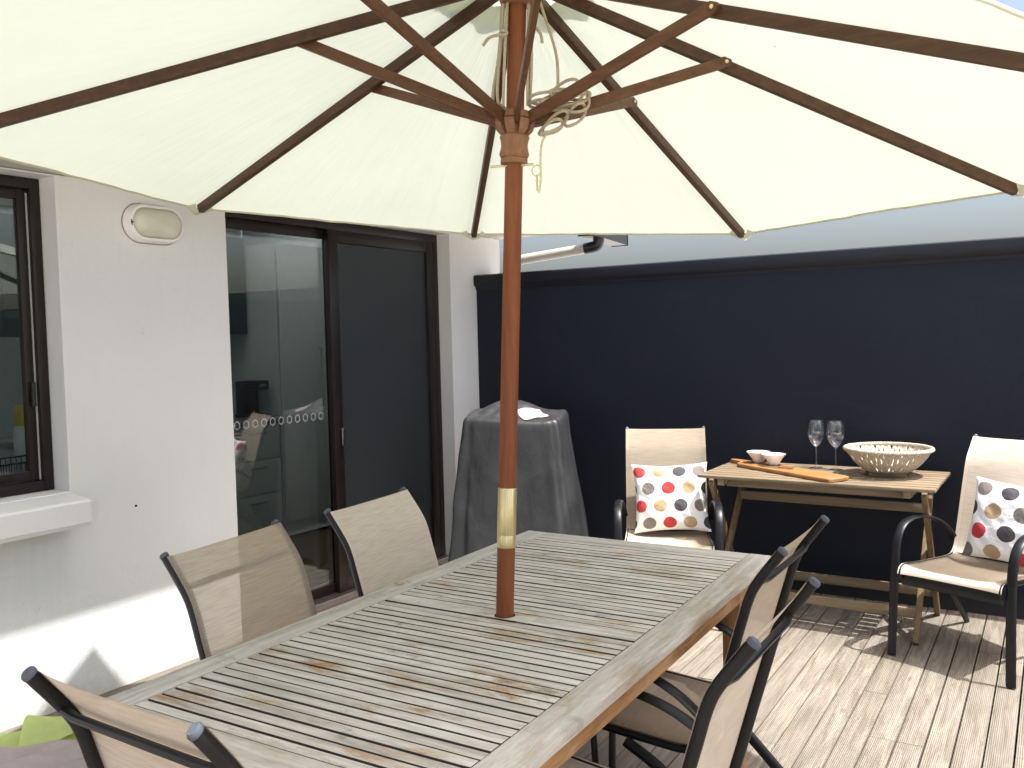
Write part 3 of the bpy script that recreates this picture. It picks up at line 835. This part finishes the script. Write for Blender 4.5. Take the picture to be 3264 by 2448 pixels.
for k in range(8):
    t = TIPS[k]; inn = (V((APEX.x, APEX.y, 0)) - V((t.x, t.y, 0))).normalized()
    def edge(kk, v, back):
        q = panel(kk, 1.0 - back, v, -.004); return q
    pm = MB()
    tip = panel(k, 1.0, 0.0); tip = tip - inn * .006
    L = [panel((k - 1) % 8, 1.0, 1 - f_, -.004) for f_ in (.055, .03)]; Rr = [panel(k, 1.0, f_, -.004) for f_ in (.03, .055)]
    ib = APEX + (t - APEX) * .955
    c0 = tip + V((0, 0, -.028)); ii = ib + V((0, 0, -.004))
    vs = [pm.bm.verts.new(q) for q in (L[0], L[1] + V((0, 0, -.012)), c0, Rr[0] + V((0, 0, -.012)), Rr[1])]
    ce = [pm.bm.verts.new(q) for q in (L[0].lerp(ib, .45) + V((0, 0, -.004)), L[1].lerp(t, .55) + inn * .014 + V((0, 0, -.024)), APEX + (t - APEX) * .985 + V((0, 0, -.030)), Rr[0].lerp(t, .55) + inn * .014 + V((0, 0, -.024)), Rr[1].lerp(ib, .45) + V((0, 0, -.004)))]
    for j in range(4): pm.bm.faces.new((vs[j], vs[j + 1], ce[j + 1], ce[j]))
    bmesh.ops.subdivide_edges(pm.bm, edges=pm.bm.edges[:], cuts=2, use_grid_fill=True, smooth=.6)
    pm.build('tip_pocket', POCKET, can, 60)
b = MB()                                # scalloped cap over the vent hole
def capf(u, v):
    a = v * 2 * pi; rr = .03 + (.187 + .010 * sin(8 * a + .4) + .007 * sin(13 * a)) * u
    return V((APEX.x + rr * cos(a), APEX.y + rr * sin(a), APEX.z + .022 - .31 * rr + .006 * u * sin(11 * a)))
b.grid(capf, 8, 128); b.build('vent_cap', LINER, um, 60)
# cords, pin, chain
CR = V((.843, .537, 0)); CF = V((-.537, .843, 0))     # across and along the pole as one sees it from the table end
rp = MB()
def cord(pts, r=.0041): rp.sweep(catmull(pts, 8), r, seg=8)
P_ = lambda x, y, z: A(z) + CR * x + CF * y
cord([P_(-.040, -.01, 2.05), P_(-.048, -.012, 2.10), P_(-.043, -.012, 2.20), P_(-.036, -.01, 2.33)])
cord([P_(-.032, -.02, 2.06), P_(-.031, -.02, 2.15), P_(-.029, -.02, 2.24), P_(-.026, -.016, 2.33)])
cord([P_(-.055, -.005, 2.06), P_(-.060, -.004, 2.10), P_(-.046, -.004, 2.20), P_(-.040, .0, 2.34)])
cord([P_(.033, -.02, 2.06), P_(.030, -.022, 2.16), P_(.031, -.02, 2.28), P_(.028, -.012, 2.34)], .0038)
cord([P_(.038, -.012, 2.06), P_(.041, -.014, 2.16), P_(.039, -.012, 2.262)])
cord([P_(.038, .006, 2.07), P_(.038, .004, 2.2), P_(.034, .002, 2.34)])
cord([P_(.055, -.01, 2.345), P_(.078, -.008, 2.28), P_(.105, -.004, 2.20), P_(.112, -.004, 2.13), P_(.110, -.002, 2.04)])
cord([P_(.039, -.012, 2.262), P_(.052, -.014, 2.262), P_(.064, -.012, 2.245), P_(.068, -.01, 2.225)])
cord([P_(-.033, -.022, 2.245), P_(-.055, -.024, 2.243), P_(-.074, -.024, 2.236), P_(-.088, -.022, 2.218)], .0042)
for xx, zz in ((-.033, 2.248), (.039, 2.266)):       # knots
    rp.sweep(catmull([P_(xx - .006, -.026, zz - .008), P_(xx + .008, -.028, zz), P_(xx - .006, -.024, zz + .008), P_(xx + .006, -.018, zz + .002), P_(xx - .004, -.024, zz - .004)], 6), .0038, seg=8)
rp.build('cord', ROPE, um)
cl = MB()
rnd = random.Random(3)
def loop(cx_, cz_, w_, h_, tilt, y_):
    pts = []
    for j in range(28):
        a = 2 * pi * j / 28; x = w_ * cos(a); z = h_ * sin(a)
        pts.append(P_((cx_ + x * cos(tilt) - z * sin(tilt)) * 1.06, y_ + .014 * sin(a * 2 + w_ * 90), cz_ + x * sin(tilt) + z * cos(tilt)))
    cl.sweep(pts, .0042, seg=8, closed=True)
for args in ((.10, 2.080, .066, .014, .12, -.03), (.115, 2.072, .055, .020, .25, -.026), (.135, 2.085, .050, .018, -.1, -.022), (.105, 2.066, .070, .010, .05, -.02), (.155, 2.062, .030, .026, .6, -.03), (.150, 2.030, .034, .018, .9, -.026), (.100, 2.012, .038, .016, .7, -.028), (.090, 2.000, .032, .014, .5, -.022), (.125, 2.095, .036, .022, .4, -.03)):
    loop(*args)
cl.build('cord_coil', ROPE, um)
pn = MB(); pn.sweep([P_(-.062, -.012, 1.9045), P_(.052, -.012, 1.9085)], .003, seg=10)
pn.sweep([P_(.060 + .012 * cos(a), -.012, 1.892 + .014 * sin(a)) for a in [2 * pi * j / 20 for j in range(20)]], .0016, seg=6, closed=True)
pn.build('locking_pin', BRASS, um)
ch = MB()
cpts = catmull([P_(.082, -.01, 1.985), P_(.072, -.012, 1.960), P_(.070, -.012, 1.92), P_(.072, -.012, 1.87), P_(.069, -.012, 1.838), P_(.064, -.012, 1.842), P_(.062, -.012, 1.862), P_(.061, -.012, 1.880)], 12)
Ls = [0.0]
for q0, q1 in zip(cpts[:-1], cpts[1:]): Ls.append(Ls[-1] + (q1 - q0).length)
nl = int(Ls[-1] / .0058)
for i in range(nl):
    s = (i + .5) * Ls[-1] / nl; j = max(0, min(len(cpts) - 2, next(q for q in range(len(Ls)) if Ls[q] >= s) - 1))
    c0 = cpts[j].lerp(cpts[j + 1], (s - Ls[j]) / max(1e-6, Ls[j + 1] - Ls[j])); tg = (cpts[j + 1] - cpts[j]).normalized()
    sd = (CR if i % 2 else (CR * .5 + CF * .85).normalized()); sd = (sd - tg * sd.dot(tg)).normalized()
    ch.sweep([c0 + tg * .0046 * cos(a) + sd * .0028 * sin(a) for a in [2 * pi * q / 10 for q in range(10)]], .0009, seg=5, closed=True)
ch.build('chain', BRASS, um)

# ------------------------------------------------------------------ sling chairs
RAIL = [(.292, .352), (.300, .372), (.292, .392), (.262, .402), (.12, .388), (-.06, .376), (-.135, .374), (-.180, .388), (-.206, .425), (-.230, .50), (-.264, .62), (-.296, .73), (-.314, .79), (-.336, .835), (-.398, .920)]
RAILP = catmull([(0, y, z) for y, z in RAIL], 5)
RX = .212
def rail_at(s):
    L = [0.0]
    for q0, q1 in zip(RAILP[:-1], RAILP[1:]): L.append(L[-1] + (q1 - q0).length)
    d_ = s * L[-1]
    for j in range(len(L) - 1):
        if L[j + 1] >= d_:
            f_ = (d_ - L[j]) / (L[j + 1] - L[j]); return RAILP[j].lerp(RAILP[j + 1], f_), (RAILP[j + 1] - RAILP[j]).normalized()
    return RAILP[-1], (RAILP[-1] - RAILP[-2]).normalized()
S_BEND = .47
def sling(s0, s1, nu, parent, name):
    mb = MB(); v_seat = name == 'seat'
    def f(u, v):
        s = s0 + (s1 - s0) * v
        p_, t_ = rail_at(s)
        nrm = V((0, t_.z, -t_.y))                  # up on the seat, forward on the back
        x = (u - .5) * 2 * (RX + .0065)
        e = 1 - (2 * u - 1) ** 4
        return V((x, p_.y, p_.z)) + nrm * (.0130 - (.018 if v_seat else .007) * e)
    mb.grid(f, nu, 40, .0016, uv=True)
    return mb.build(name, SLING, parent, 60)

def make_chair():
    root = thing('sling_chair', 'x', 'chair')
    for s in (-1, 1):
        b = MB(); b.sweep([q + V((s * RX, 0, 0)) for q in RAILP], .0085, .0122, (1, 0, 0), 14)
        rl = b.build('side_rail', BLACKM, root, 45)
        p_, t_ = rail_at(1.0)
        b = MB(); c_ = V((s * RX, p_.y, p_.z))
        b.sweep([c_ - t_ * .003, c_ + t_ * .004, c_ + t_ * .008], .0095, .0134, (1, 0, 0), 14, scale=[1, 1, .75])
        b.build('end_cap', CAPM, rl, 45)
        # front leg and arm are one bent flat-oval tube; the leg stops at seat level
        legp = catmull([(s * .252, .302, .004), (s * .249, .296, .16), (s * .246, .289, .33), (s * .245, .284, .400)], 4)
        b = MB(); b.sweep(legp, .0205, .0085, (1, 0, 0), 14); b.build('leg', BLACKM, root, 45)
        armp = catmull([(s * .245, .284, .400), (s * .246, .277, .46), (s * .247, .258, .525), (s * .248, .214, .572), (s * .248, .14, .592), (s * .247, .04, .588), (s * .245, -.055, .566), (s * .240, -.135, .528), (s * .233, -.195, .478), (s * .228, -.222, .44)], 6)
        b = MB(); b.sweep(armp, .0205, .0070, (1, 0, 0), 14); b.build('armrest', BLACKM, root, 45)
        b = MB(); b.sweep(catmull([(s * .228, .02, .366), (s * .232, -.10, .30), (s * .240, -.25, .155), (s * .250, -.392, .004)], 5), .0105, .0165, (1, 0, 0), 14); b.build('leg', BLACKM, root, 45)
        b = MB(); b.sweep([(s * .222, .268, .372), (s * .246, .287, .372)], .008, seg=8); b.build('bracket', BLACKM, root)
    b = MB()
    b.sweep([(-RX, .284, .350), (RX, .284, .350)], .026, .0085, (0, 0, 1), 12)
    b.build('front_bar', BLACKM, root)
    b = MB(); b.sweep([(-RX, -.17, .366), (RX, -.17, .366)], .010, seg=10); b.build('rear_bar', BLACKM, root)
    p_, t_ = rail_at(.915); nb = V((0, t_.z, -t_.y))
    b = MB(); b.sweep([V((-RX, p_.y, p_.z)) - nb * .004, V((-RX * .8, p_.y, p_.z)) - nb * .010, V((RX * .8, p_.y, p_.z)) - nb * .010, V((RX, p_.y, p_.z)) - nb * .004], .0085, seg=10); b.build('top_bar', BLACKM, root)
    sling(.022, S_BEND, 16, root, 'seat')
    sling(S_BEND, .994, 16, root, 'backrest')
    return root

G1 = 'sling chairs around the dining table'; G2 = 'sling chairs by the dark wall'
spots = [
    ((1.870, 1.662), -82.4, 'sling chair against the white wall with a bright square showing through its back', G1),
    ((1.843, 2.267), -84.1, 'sling chair in front of the sliding door at the table', G1),
    ((2.454, 2.344), 90.0, 'black framed sling chair on the deck side, farther from the camera at the table', G1),
    ((2.587, 1.682), 90.4, 'black framed sling chair on the deck side, nearest the viewer, seen from behind', G1),
    ((2.223, 1.171), -.8, 'sling chair at the near end of the table, back bar showing, beside mauve cloth', G1),
    ((1.645, 4.31), 203.5, 'sling chair with spotted cushion between barbecue cover and folding table', G2),
    ((3.098, 4.372), 160.0, 'sling chair with spotted cushion on the open deck right of the folding table', G2),
]
proto = make_chair()
CH = []
for i, ((x, y), a, lab, gr) in enumerate(spots):
    o = proto if i == 0 else copy_tree(proto)
    o.location = (x, y, 0); o.rotation_euler = (0, 0, radians(a)); tag(o, lab, 'chair', gr)
    CH.append(o)

# ------------------------------------------------------------------ cushions
def cushion(chair_i, label, mat, off, roll, seed, size=.405):
    mb = MB()
    def side(sg):
        def f(u, v):
            x, z = u - .5, v - .5
            e = max(0.0, (1 - (2 * abs(x)) ** 2.3)) * max(0.0, (1 - (2 * abs(z)) ** 2.3))
            pin = 1 - .09 * (1 - (2 * abs(x)) ** 2) * (2 * abs(z)) ** 4
            pinx = 1 - .09 * (1 - (2 * abs(z)) ** 2) * (2 * abs(x)) ** 4
            t_ = .066 * e ** .55 + .0035
            wr = noise.noise(V((u * 5 + seed, v * 5, sg))) * .008 + noise.noise(V((u * 12 + seed, v * 12, sg * 2))) * .004
            rim = 1 - e
            fold = .006 * sin(26 * (u + v) + seed) * rim * e * 3
            return V((x * size * pinx, -sg * (t_ + (wr + fold) * e), z * size * .92 * pin + .004 * noise.noise(V((u * 4, seed, 3)))))
        return f
    mb.grid(side(1), 36, 36, uv=True); mb.grid(side(-1), 36, 36, uv=True)
    o = mb.build('cushion', mat, None, 70)
    ch = CH[chair_i]
    M = Matrix.Translation(ch.location) @ Matrix.Rotation(ch.rotation_euler.z, 4, 'Z') @ Matrix.Translation(V(off)) @ Matrix.Rotation(pi, 4, 'Z') @ Matrix.Rotation(radians(-16), 4, 'X') @ Matrix.Rotation(radians(roll), 4, 'Y')
    o.matrix_world = M
    tag(o, label, 'cushion', 'spotted scatter cushions')
    return o
cushion(5, 'white cushion with upright rows of spots, left of the folding table', DOTS_A, (-.022, -.150, .572), -2.0, 1.3)
cushion(6, 'white cushion with slanting spots, on the chair right of the folding table', DOTS_B, (-.075, -.150, .570), 3.0, 6.1)

# ------------------------------------------------------------------ folding side table
ft = thing('folding_table', 'slatted folding wooden side table against the dark wall', 'table', (2.352, 4.655, 0))
FTW, FTD, FTZ = 1.12, .60, .722
b = MB()
for i in range(9):
    yc = -FTD / 2 + (i + .5) * FTD / 9
    b.box((0, yc, FTZ - .008), (FTW + random.uniform(-.004, .004), FTD / 9 - .0115, .016), None, .004)
b.build('slatted_top', ACACIA_X, ft, 30)
for s in (-1, 1):
    b = MB(); b.box((s * .44, 0, FTZ - .016 - .017), (.032, FTD - .03, .034), None, .002); b.build('batten', ACACIA_X, ft, 30)
for s in (-1, 1):
    b = MB(); b.box((0, s * (FTD / 2 - .075), FTZ - .0165 - .021), (.846, .024, .042), None, .002); b.build('under_rail', ACACIA_X, ft, 30)
for s in (-1, 1):
    b = MB(); b.bar((s * .478, .255, FTZ - .03), (s * .478, -.298, .004), .024, .038, (0, 1, 1), .003); b.build('leg', ACACIA_Z, ft, 30)
    b = MB(); b.bar((s * .507, -.235, FTZ - .03), (s * .507, .225, .004), .024, .038, (0, -1, 1), .003); b.build('leg', ACACIA_Z, ft, 30)
for y_, z_, L_ in ((.115, .560, .93), (-.22, .125, .93), (.150, .135, .99)):
    b = MB(); b.box((0, y_, z_), (L_, .022, .046), None, .003); b.build('stretcher', ACACIA_X, ft, 30)
TOPZ = FTZ + .0005

# ------------------------------------------------------------------ things on the folding table
cb = thing('serving_board', 'long olive wood serving board with handle on the folding table', 'serving board', (2.20, 4.595, TOPZ), radians(-31.6))
b = MB()
outl = [(-.335, -.060), (-.30, -.078), (.30, -.078), (.332, -.066), (.342, -.04), (.342, .04), (.332, .066), (.30, .076), (-.20, .078), (-.27, .074), (-.33, .058), (-.40, .046), (-.455, .040), (-.475, .022), (-.465, .002), (-.43, -.006), (-.375, -.008), (-.352, -.030)]
def ringz(z, k): return [b.bm.verts.new((x * k + (k - 1) * .05, y * (1 - (1 - k) * 3.5), z)) for x, y in outl]
R_ = [ringz(.0, .988), ringz(.004, 1.0), ringz(.016, 1.0), ringz(.020, .988)]
for q0, q1 in zip(R_[:-1], R_[1:]):
    for j in range(len(outl)): b.bm.faces.new((q0[j], q0[(j + 1) % len(outl)], q1[(j + 1) % len(outl)], q1[j]))
b.bm.faces.new(R_[0][::-1]); b.bm.faces.new(R_[-1])
b.build('board', BOARDWOOD, cb, 40)
recess = simple('dark_oiled_recess', (.20, .085, .03), .45)
for xx, yy in ((-.265, .030), (-.145, .028)):
    b = MB(); b.lathe([(.047, .0204), (.0465, .0212), (.043, .0208), (.001, .0206)], (xx, yy, 0), None, 32); b.build('recess', recess, cb, 40)
def on_board(x, y, z):
    c_, s_ = cos(radians(-31.6)), sin(radians(-31.6)); return (2.20 + x * c_ - y * s_, 4.595 + x * s_ + y * c_, TOPZ + z)
bowl_prof = [(.022, 0), (.026, .002), (.030, .012), (.046, .038), (.062, .0575), (.0625, .0595), (.0605, .0595), (.044, .037), (.026, .012), (.012, .008), (.001, .0075)]
for xx, yy, lab in ((-.265, .030, 'small white conical bowl next to the board handle'), (-.145, .028, 'small white conical bowl nearer the wine glasses')):
    b = MB(); b.lathe(bowl_prof, (0, 0, 0), None, 40, cap0=True); o = b.build('bowl', CERAMIC, None, 50); o.location = on_board(xx, yy, .0213); tag(o, lab, 'bowl', 'white dip bowls on the board')
for (x0, y0, x1, y1, lab) in ((-.15, -.035, .00, .028, 'thin wooden handled spreader knife lying across the board'), (-.16, -.052, .035, -.008, 'slim pale spreader knife lying along the board edge')):
    k = thing('spreader_knife', lab, 'knife', on_board(x0, y0, .023), math.atan2(y1 - y0, x1 - x0) + radians(-31.6), 'spreader knives on the board')
    L_ = sqrt((x1 - x0) ** 2 + (y1 - y0) ** 2)
    b = MB(); b.box((L_ * .28, 0, .001), (L_ * .56, .013, .0016), None, .0006); b.build('blade', CHROME, k, 30)
    b = MB(); b.sweep([(L_ * .55, 0, .003), (L_ * .7, 0, .004), (L_, 0, .004)], .0052, .0038, (0, 1, 0), 10); b.build('handle', BOARDWOOD if y1 > 0 else RUNWOOD, k)
gp_ = [(.0355, .0), (.036, .0015), (.030, .003), (.012, .006), (.0055, .011), (.0042, .02), (.0040, .095), (.0052, .104), (.012, .112), (.026, .124), (.0385, .143), (.0455, .166), (.0462, .182), (.0425, .212), (.0375, .240), (.0366, .241), (.0362, .240)]
gi_ = [(.0412, .212), (.0449, .182), (.0442, .166), (.0372, .144), (.0248, .1255), (.010, .1145), (.001, .1125)]
for (x, y, lab) in ((2.281, 4.818, 'clear wine glass beside the bowls'), (2.386, 4.795, 'clear wine glass beside the wicker basket')):
    b = MB(); b.lathe([(r_, z_ * 1.06) for r_, z_ in gp_ + gi_], (0, 0, 0), None, 40, cap0=True); o = b.build('wine_glass', WINEGLASS, None, 60); o.location = (x, y, TOPZ); tag(o, lab, 'wine glass', 'stemmed glasses on the folding table')
bk = thing('wicker_basket', 'shallow round pale wicker basket on the folding table', 'basket', (2.655, 4.712, TOPZ), radians(8))
b = MB()
for s in (-1, 1): b.box((0, s * .055, .011), (.17, .026, .022), None, .003); b.box((s * .072, 0, .011), (.024, .08, .020), None, .003)
b.box((0, 0, .006), (.11, .08, .010))
b.build('base', ACACIA_X, bk, 30)
b = MB()
NR = 88
for i in range(NR):
    a = 2 * pi * i / NR; tw = .20 if i % 2 else -.14
    for da in (0, .034):
        pts = []
        for j in range(9):
            s = j / 8; r_ = .088 + (.198 - .088) * (s ** .72); z = .024 + .108 * s ** 1.25; aa = a + da + tw * s + .02 * sin(9 * s + i)
            r_ += .002 * sin(11 * s + i * 2)
            pts.append((r_ * cos(aa), r_ * sin(aa), z))
        b.sweep(pts, 0.0052, .0040, None, 6)
b.build('weave', WICKER, bk)
b = MB()
for q in range(3):
    pts = []
    for j in range(180):
        a = 2 * pi * j / 180; ph = 27 * a + q * 2 * pi / 3
        pts.append(((.200 + .006 * cos(ph)) * cos(a), (.200 + .006 * cos(ph)) * sin(a), .134 + .005 * sin(ph)))
    b.sweep(pts, .0062, seg=7, closed=True)
b.build('rim', WICKER, bk)
b = MB()
for zz, rr in ((.028, .092), (.034, .100)):
    b.sweep([(rr * cos(a), rr * sin(a), zz) for a in [2 * pi * j / 60 for j in range(60)]], .006, seg=7, closed=True)
b.lathe([(.001, .026), (.09, .026)], (0, 0, 0), None, 40)
b.build('foot_ring', WICKER, bk)

# ------------------------------------------------------------------ covered barbecue
bq = thing('covered_barbecue', 'barbecue under a black vinyl cover in the corner of the deck', 'barbecue', (.64, 4.45, 0), radians(20))
b = MB()
NS = 128
def sq(a, n_): c_, s_ = cos(a), sin(a); return (abs(c_) ** (2 / n_) * (1 if c_ >= 0 else -1), abs(s_) ** (2 / n_) * (1 if s_ >= 0 else -1))
def top_h(x, y):
    h_ = 1.022 - .012 * (1 / (1 + exp(-(x + .02) * 24)))
    h_ += .055 * exp(-((x + .035) / .15) ** 4) * exp(-((y - .06) / .16) ** 4) + .20 * min(0, y)
    return h_ + .010 * noise.noise(V((x * 9, y * 9, 2))) + .006 * noise.noise(V((x * 22, y * 22, 4)))
rings = []
def ringv(hx, hy, n_, zf, fold, seed=0.0, cx=0.0):
    out = []
    for j in range(NS):
        a = 2 * pi * j / NS; ux, uy = sq(a, n_)
        f_ = 1 + fold * (.5 * sin(5 * a + .7) + .5 * sin(8 * a + 2.1) + .8 * noise.noise(V((cos(a) * 2.2, sin(a) * 2.2, seed))))
        for q_ in (-.62, -2.52, .66, 2.48):          # the spare cloth gathers into fins at the corners
            dq = (a - q_ + pi) % (2 * pi) - pi
            f_ += fold * (1.5 * exp(-(dq / .13) ** 2) - .9 * exp(-((dq - .30) / .13) ** 2) - .9 * exp(-((dq + .30) / .13) ** 2))
        f_ += .022 * noise.noise(V((cos(a) * 4 + seed * 1.5, sin(a) * 4, seed * 3)))
        x, y = ux * hx * f_ + cx, uy * hy * f_
        out.append(b.bm.verts.new((x, y, zf(x, y))))
    return out
for i in range(17):
    s = i / 16
    hx = .40 - .105 * s ** .8; hy = .285 - .075 * s ** .8
    zt = lambda x, y, s=s: (.03 + .012 * sin(x * 20)) * (1 - s) + (top_h(x, y) - .045) * s
    rings.append(ringv(hx, hy, 6.5 - 2.2 * (1 - s), zt, .060 * (1 - s) ** .8 + .010, s * 1.6, .012 * (1 - s)))
for k_, dz in ((.992, -.026), (.975, -.012), (.955, -.004), (.92, .0)) + tuple((.88 - .04 * q, 0) for q in range(22)):
    rings.append(ringv(.295 * k_, .21 * k_, 6.5 - (1 - k_) * 4, lambda x, y, dz=dz: top_h(x, y) + dz, .010 * k_, 1.6))
for q0, q1 in zip(rings[:-1], rings[1:]):
    for j in range(NS): b.bm.faces.new((q0[j], q0[(j + 1) % NS], q1[(j + 1) % NS], q1[j]))
b.bm.faces.new(rings[-1])
b.build('cover', VINYL, bq, 75)
b = MB(); cxl, cyl = .115, -.085
def labf(u, v, e=0.0, dz=0.0):
    a = radians(38); p_, q_ = (u - .5) * (.150 + e), (v - .5) * (.115 + e)
    x, y = cxl + p_ * cos(a) - q_ * sin(a), cyl + p_ * sin(a) + q_ * cos(a)
    return V((x, y, top_h(x, y) + .005 + dz))
b.grid(lambda u, v: labf(u, v, 0, .0012), 12, 10, .0008); b.build('label', LABELM, bq, 60)
b = MB(); b.grid(lambda u, v: labf(u, v, .006), 12, 10, .0006); b.build('label_border', REDEDGE, bq, 60)

# ------------------------------------------------------------------ cloths in the near corner
def heap(name, m, label, cat, c, hx, hy, hgt, rz, seed, fold, fdir, nu=70, nv=60, edge=.35):
    mb = MB()
    def f(u, v):
        x, y = (u - .5) * 2, (v - .5) * 2
        e = max(0, 1 - abs(x) ** 3) * max(0, 1 - abs(y) ** 3)
        ph = (x * cos(fdir) + y * sin(fdir)) * fold + 1.6 * noise.noise(V((x * 1.3 + seed, y * 1.3, 0)))
        rdg = (1 - abs(sin(ph))) ** 1.5
        rdg = abs(sin(ph)) ** .55
        z = hgt * e ** edge + e ** .3 * (.060 * rdg - .02 + .03 * noise.noise(V((x * 3 + seed, y * 3, 4))))
        return V((x * hx, y * hy, max(.004, z) if e < .02 else z + .004))
    mb.grid(f, nu, nv, .004)
    o = mb.build(name, m, None, 80)
    o.location = c; o.rotation_euler = (0, 0, rz)
    return tag(o, label, cat)
heap('crumpled_cloth', MAUVE, 'crumpled mauve grey cloth lying on the deck by the white wall', 'cloth', (.835, 1.25, 0), .54, .46, .165, radians(42), 2.0, 10.5, radians(-40), 110, 90, .22)
tw = MB()
EA = V((.74, .67, 0)); EN = V((.67, -.74, 0))
UNDER = catmull([V((t_, z_, 0)) for t_, z_ in ((.16, .020), (.09, .034), (.045, .062), (.010, .100), (-.025, .118), (-.060, .095), (-.085, .030))], 5)
FLAP = catmull([V((t_, z_, 0)) for t_, z_ in ((-.065, .092), (-.058, .112), (-.030, .140), (.004, .142), (.032, .118), (.060, .086), (.092, .060))], 5)
def along(P, k):
    k *= len(P) - 1; i_ = min(int(k), len(P) - 2); return P[i_].lerp(P[i_ + 1], k - i_)
T0 = V((.315, 1.672, 0))
def towf(u, v):            # lime towel: the lower layer lies over the edge of the cloth
    q = along(UNDER, v)
    p = T0 + EA * (.42 * u) + EN * (q.x + .010 * sin(7 * u))
    p.z = max(.006, q.y * (.92 + .16 * u) + .006 * sin(10 * u + 6 * v)); return p
tw.grid(towf, 40, 36, .005)
def flapf(u, v):           # the upper layer is folded back; its free edge runs askew and its left end curls open
    q = along(FLAP, v * (1 - .52 * u))
    curl = exp(-u / .10)
    p = T0 + EA * (.42 * u - .012) + EN * (q.x * (1 + .25 * curl) + .010 * sin(7 * u))
    p.z = q.y * (.94 + .14 * u) + .016 * curl * sin(pi * v) - .020 * curl * v + .004 * sin(9 * u + 4 * v); return p
tw.grid(flapf, 40, 30, .006)
def tailf(u, v):           # and a twisted tail trails off along the wall
    p = T0 + V((-.01, .03, 0)) - EA * (.42 * u) + EN * (.17 * (v - .5) + .03 * sin(6 * u))
    p.z = .012 + .080 * (1 - .6 * u) ** .7 * (1 - (2 * v - 1) ** 2) ** .8 + .014 * abs(sin(7 * v + 4 * u)); return p
tw.grid(tailf, 30, 30, .006)
tag(tw.build('towel', LIME, None, 80), 'lime green towel rolled up between the mauve cloth and the white wall', 'towel')
lf = MB()
lf.grid(lambda u, v: V((.028 * (u - .5), .012 * (v - .5) * (1 - (2 * u - 1) ** 2) ** .5, .003 + .005 * (2 * u - 1) ** 2 + .003 * sin(9 * v))), 8, 6, .0006)
o = lf.build('fallen_leaf', simple('bleached_leaf', (.72, .68, .60), .8), None, 60); o.location = (1.694, 2.085, TZ + .001); o.rotation_euler = (0, 0, .5)
tag(o, 'tiny pale dry leaf on the table rail in front of the sliding door', 'leaf')
o = MB().lathe([(.0055, .0), (.005, .003), (.002, .004)], (.001, 2.349, .763), (1, 0, 0), 10, cap1=True).build('wall_plug', BLACKPL, house, 30)

# ------------------------------------------------------------------ light, sky, camera
SUN = V((.40, .028, 1.0)).normalized()
L = bpy.data.lights.new('sun', 'SUN'); L.energy = 1.6; L.angle = radians(.65); L.color = (1.0, .985, .955)
so = bpy.data.objects.new('sun', L); COL.objects.link(so)
so.rotation_euler = SUN.to_track_quat('Z', 'Y').to_euler(); so.location = (4, 1, 9)
wd = bpy.data.worlds.new('World'); scene.world = wd; wd.use_nodes = True
nt = wd.node_tree; nt.nodes.clear()
sk = nt.nodes.new('ShaderNodeTexSky'); sk.sky_type = 'NISHITA'; sk.sun_disc = False
sk.sun_elevation = math.asin(SUN.z); sk.sun_rotation = math.atan2(SUN.x, SUN.y)
sk.air_density = 1.0; sk.dust_density = 7.0; sk.ozone_density = 1.5
bg = nt.nodes.new('ShaderNodeBackground'); bg.inputs[1].default_value = .060
ow = nt.nodes.new('ShaderNodeOutputWorld')
nt.links.new(sk.outputs[0], bg.inputs[0]); nt.links.new(bg.outputs[0], ow.inputs[0])

cam = bpy.data.cameras.new('camera'); co = bpy.data.objects.new('camera', cam); COL.objects.link(co)
yaw, pitch, roll = -.567424483, -.0515393637, -.0244894759
f_ = V((sin(yaw) * cos(pitch), cos(yaw) * cos(pitch), sin(pitch)))
r0 = V((cos(yaw), -sin(yaw), 0)); u0 = r0.cross(f_)
r2 = r0 * cos(roll) + u0 * sin(roll); u2 = u0 * cos(roll) - r0 * sin(roll)
M = Matrix((r2, u2, -f_)).transposed().to_4x4(); M.translation = V((3.45, 0, 1.45))
co.matrix_world = M
cam.sensor_width = 36; cam.lens = 36 * 2836.285 / 3264; cam.clip_start = .02; cam.clip_end = 2000
scene.camera = co

scene.view_settings.view_transform = 'Standard'; scene.view_settings.look = 'None'
scene.view_settings.exposure = 2.4; scene.view_settings.gamma = 1.0
scene.render.engine = 'CYCLES'
scene.cycles.use_denoising = True
scene.cycles.max_bounces = 10; scene.cycles.transparent_max_bounces = 24; scene.cycles.diffuse_bounces = 5
scene.cycles.sample_clamp_indirect = 6.0
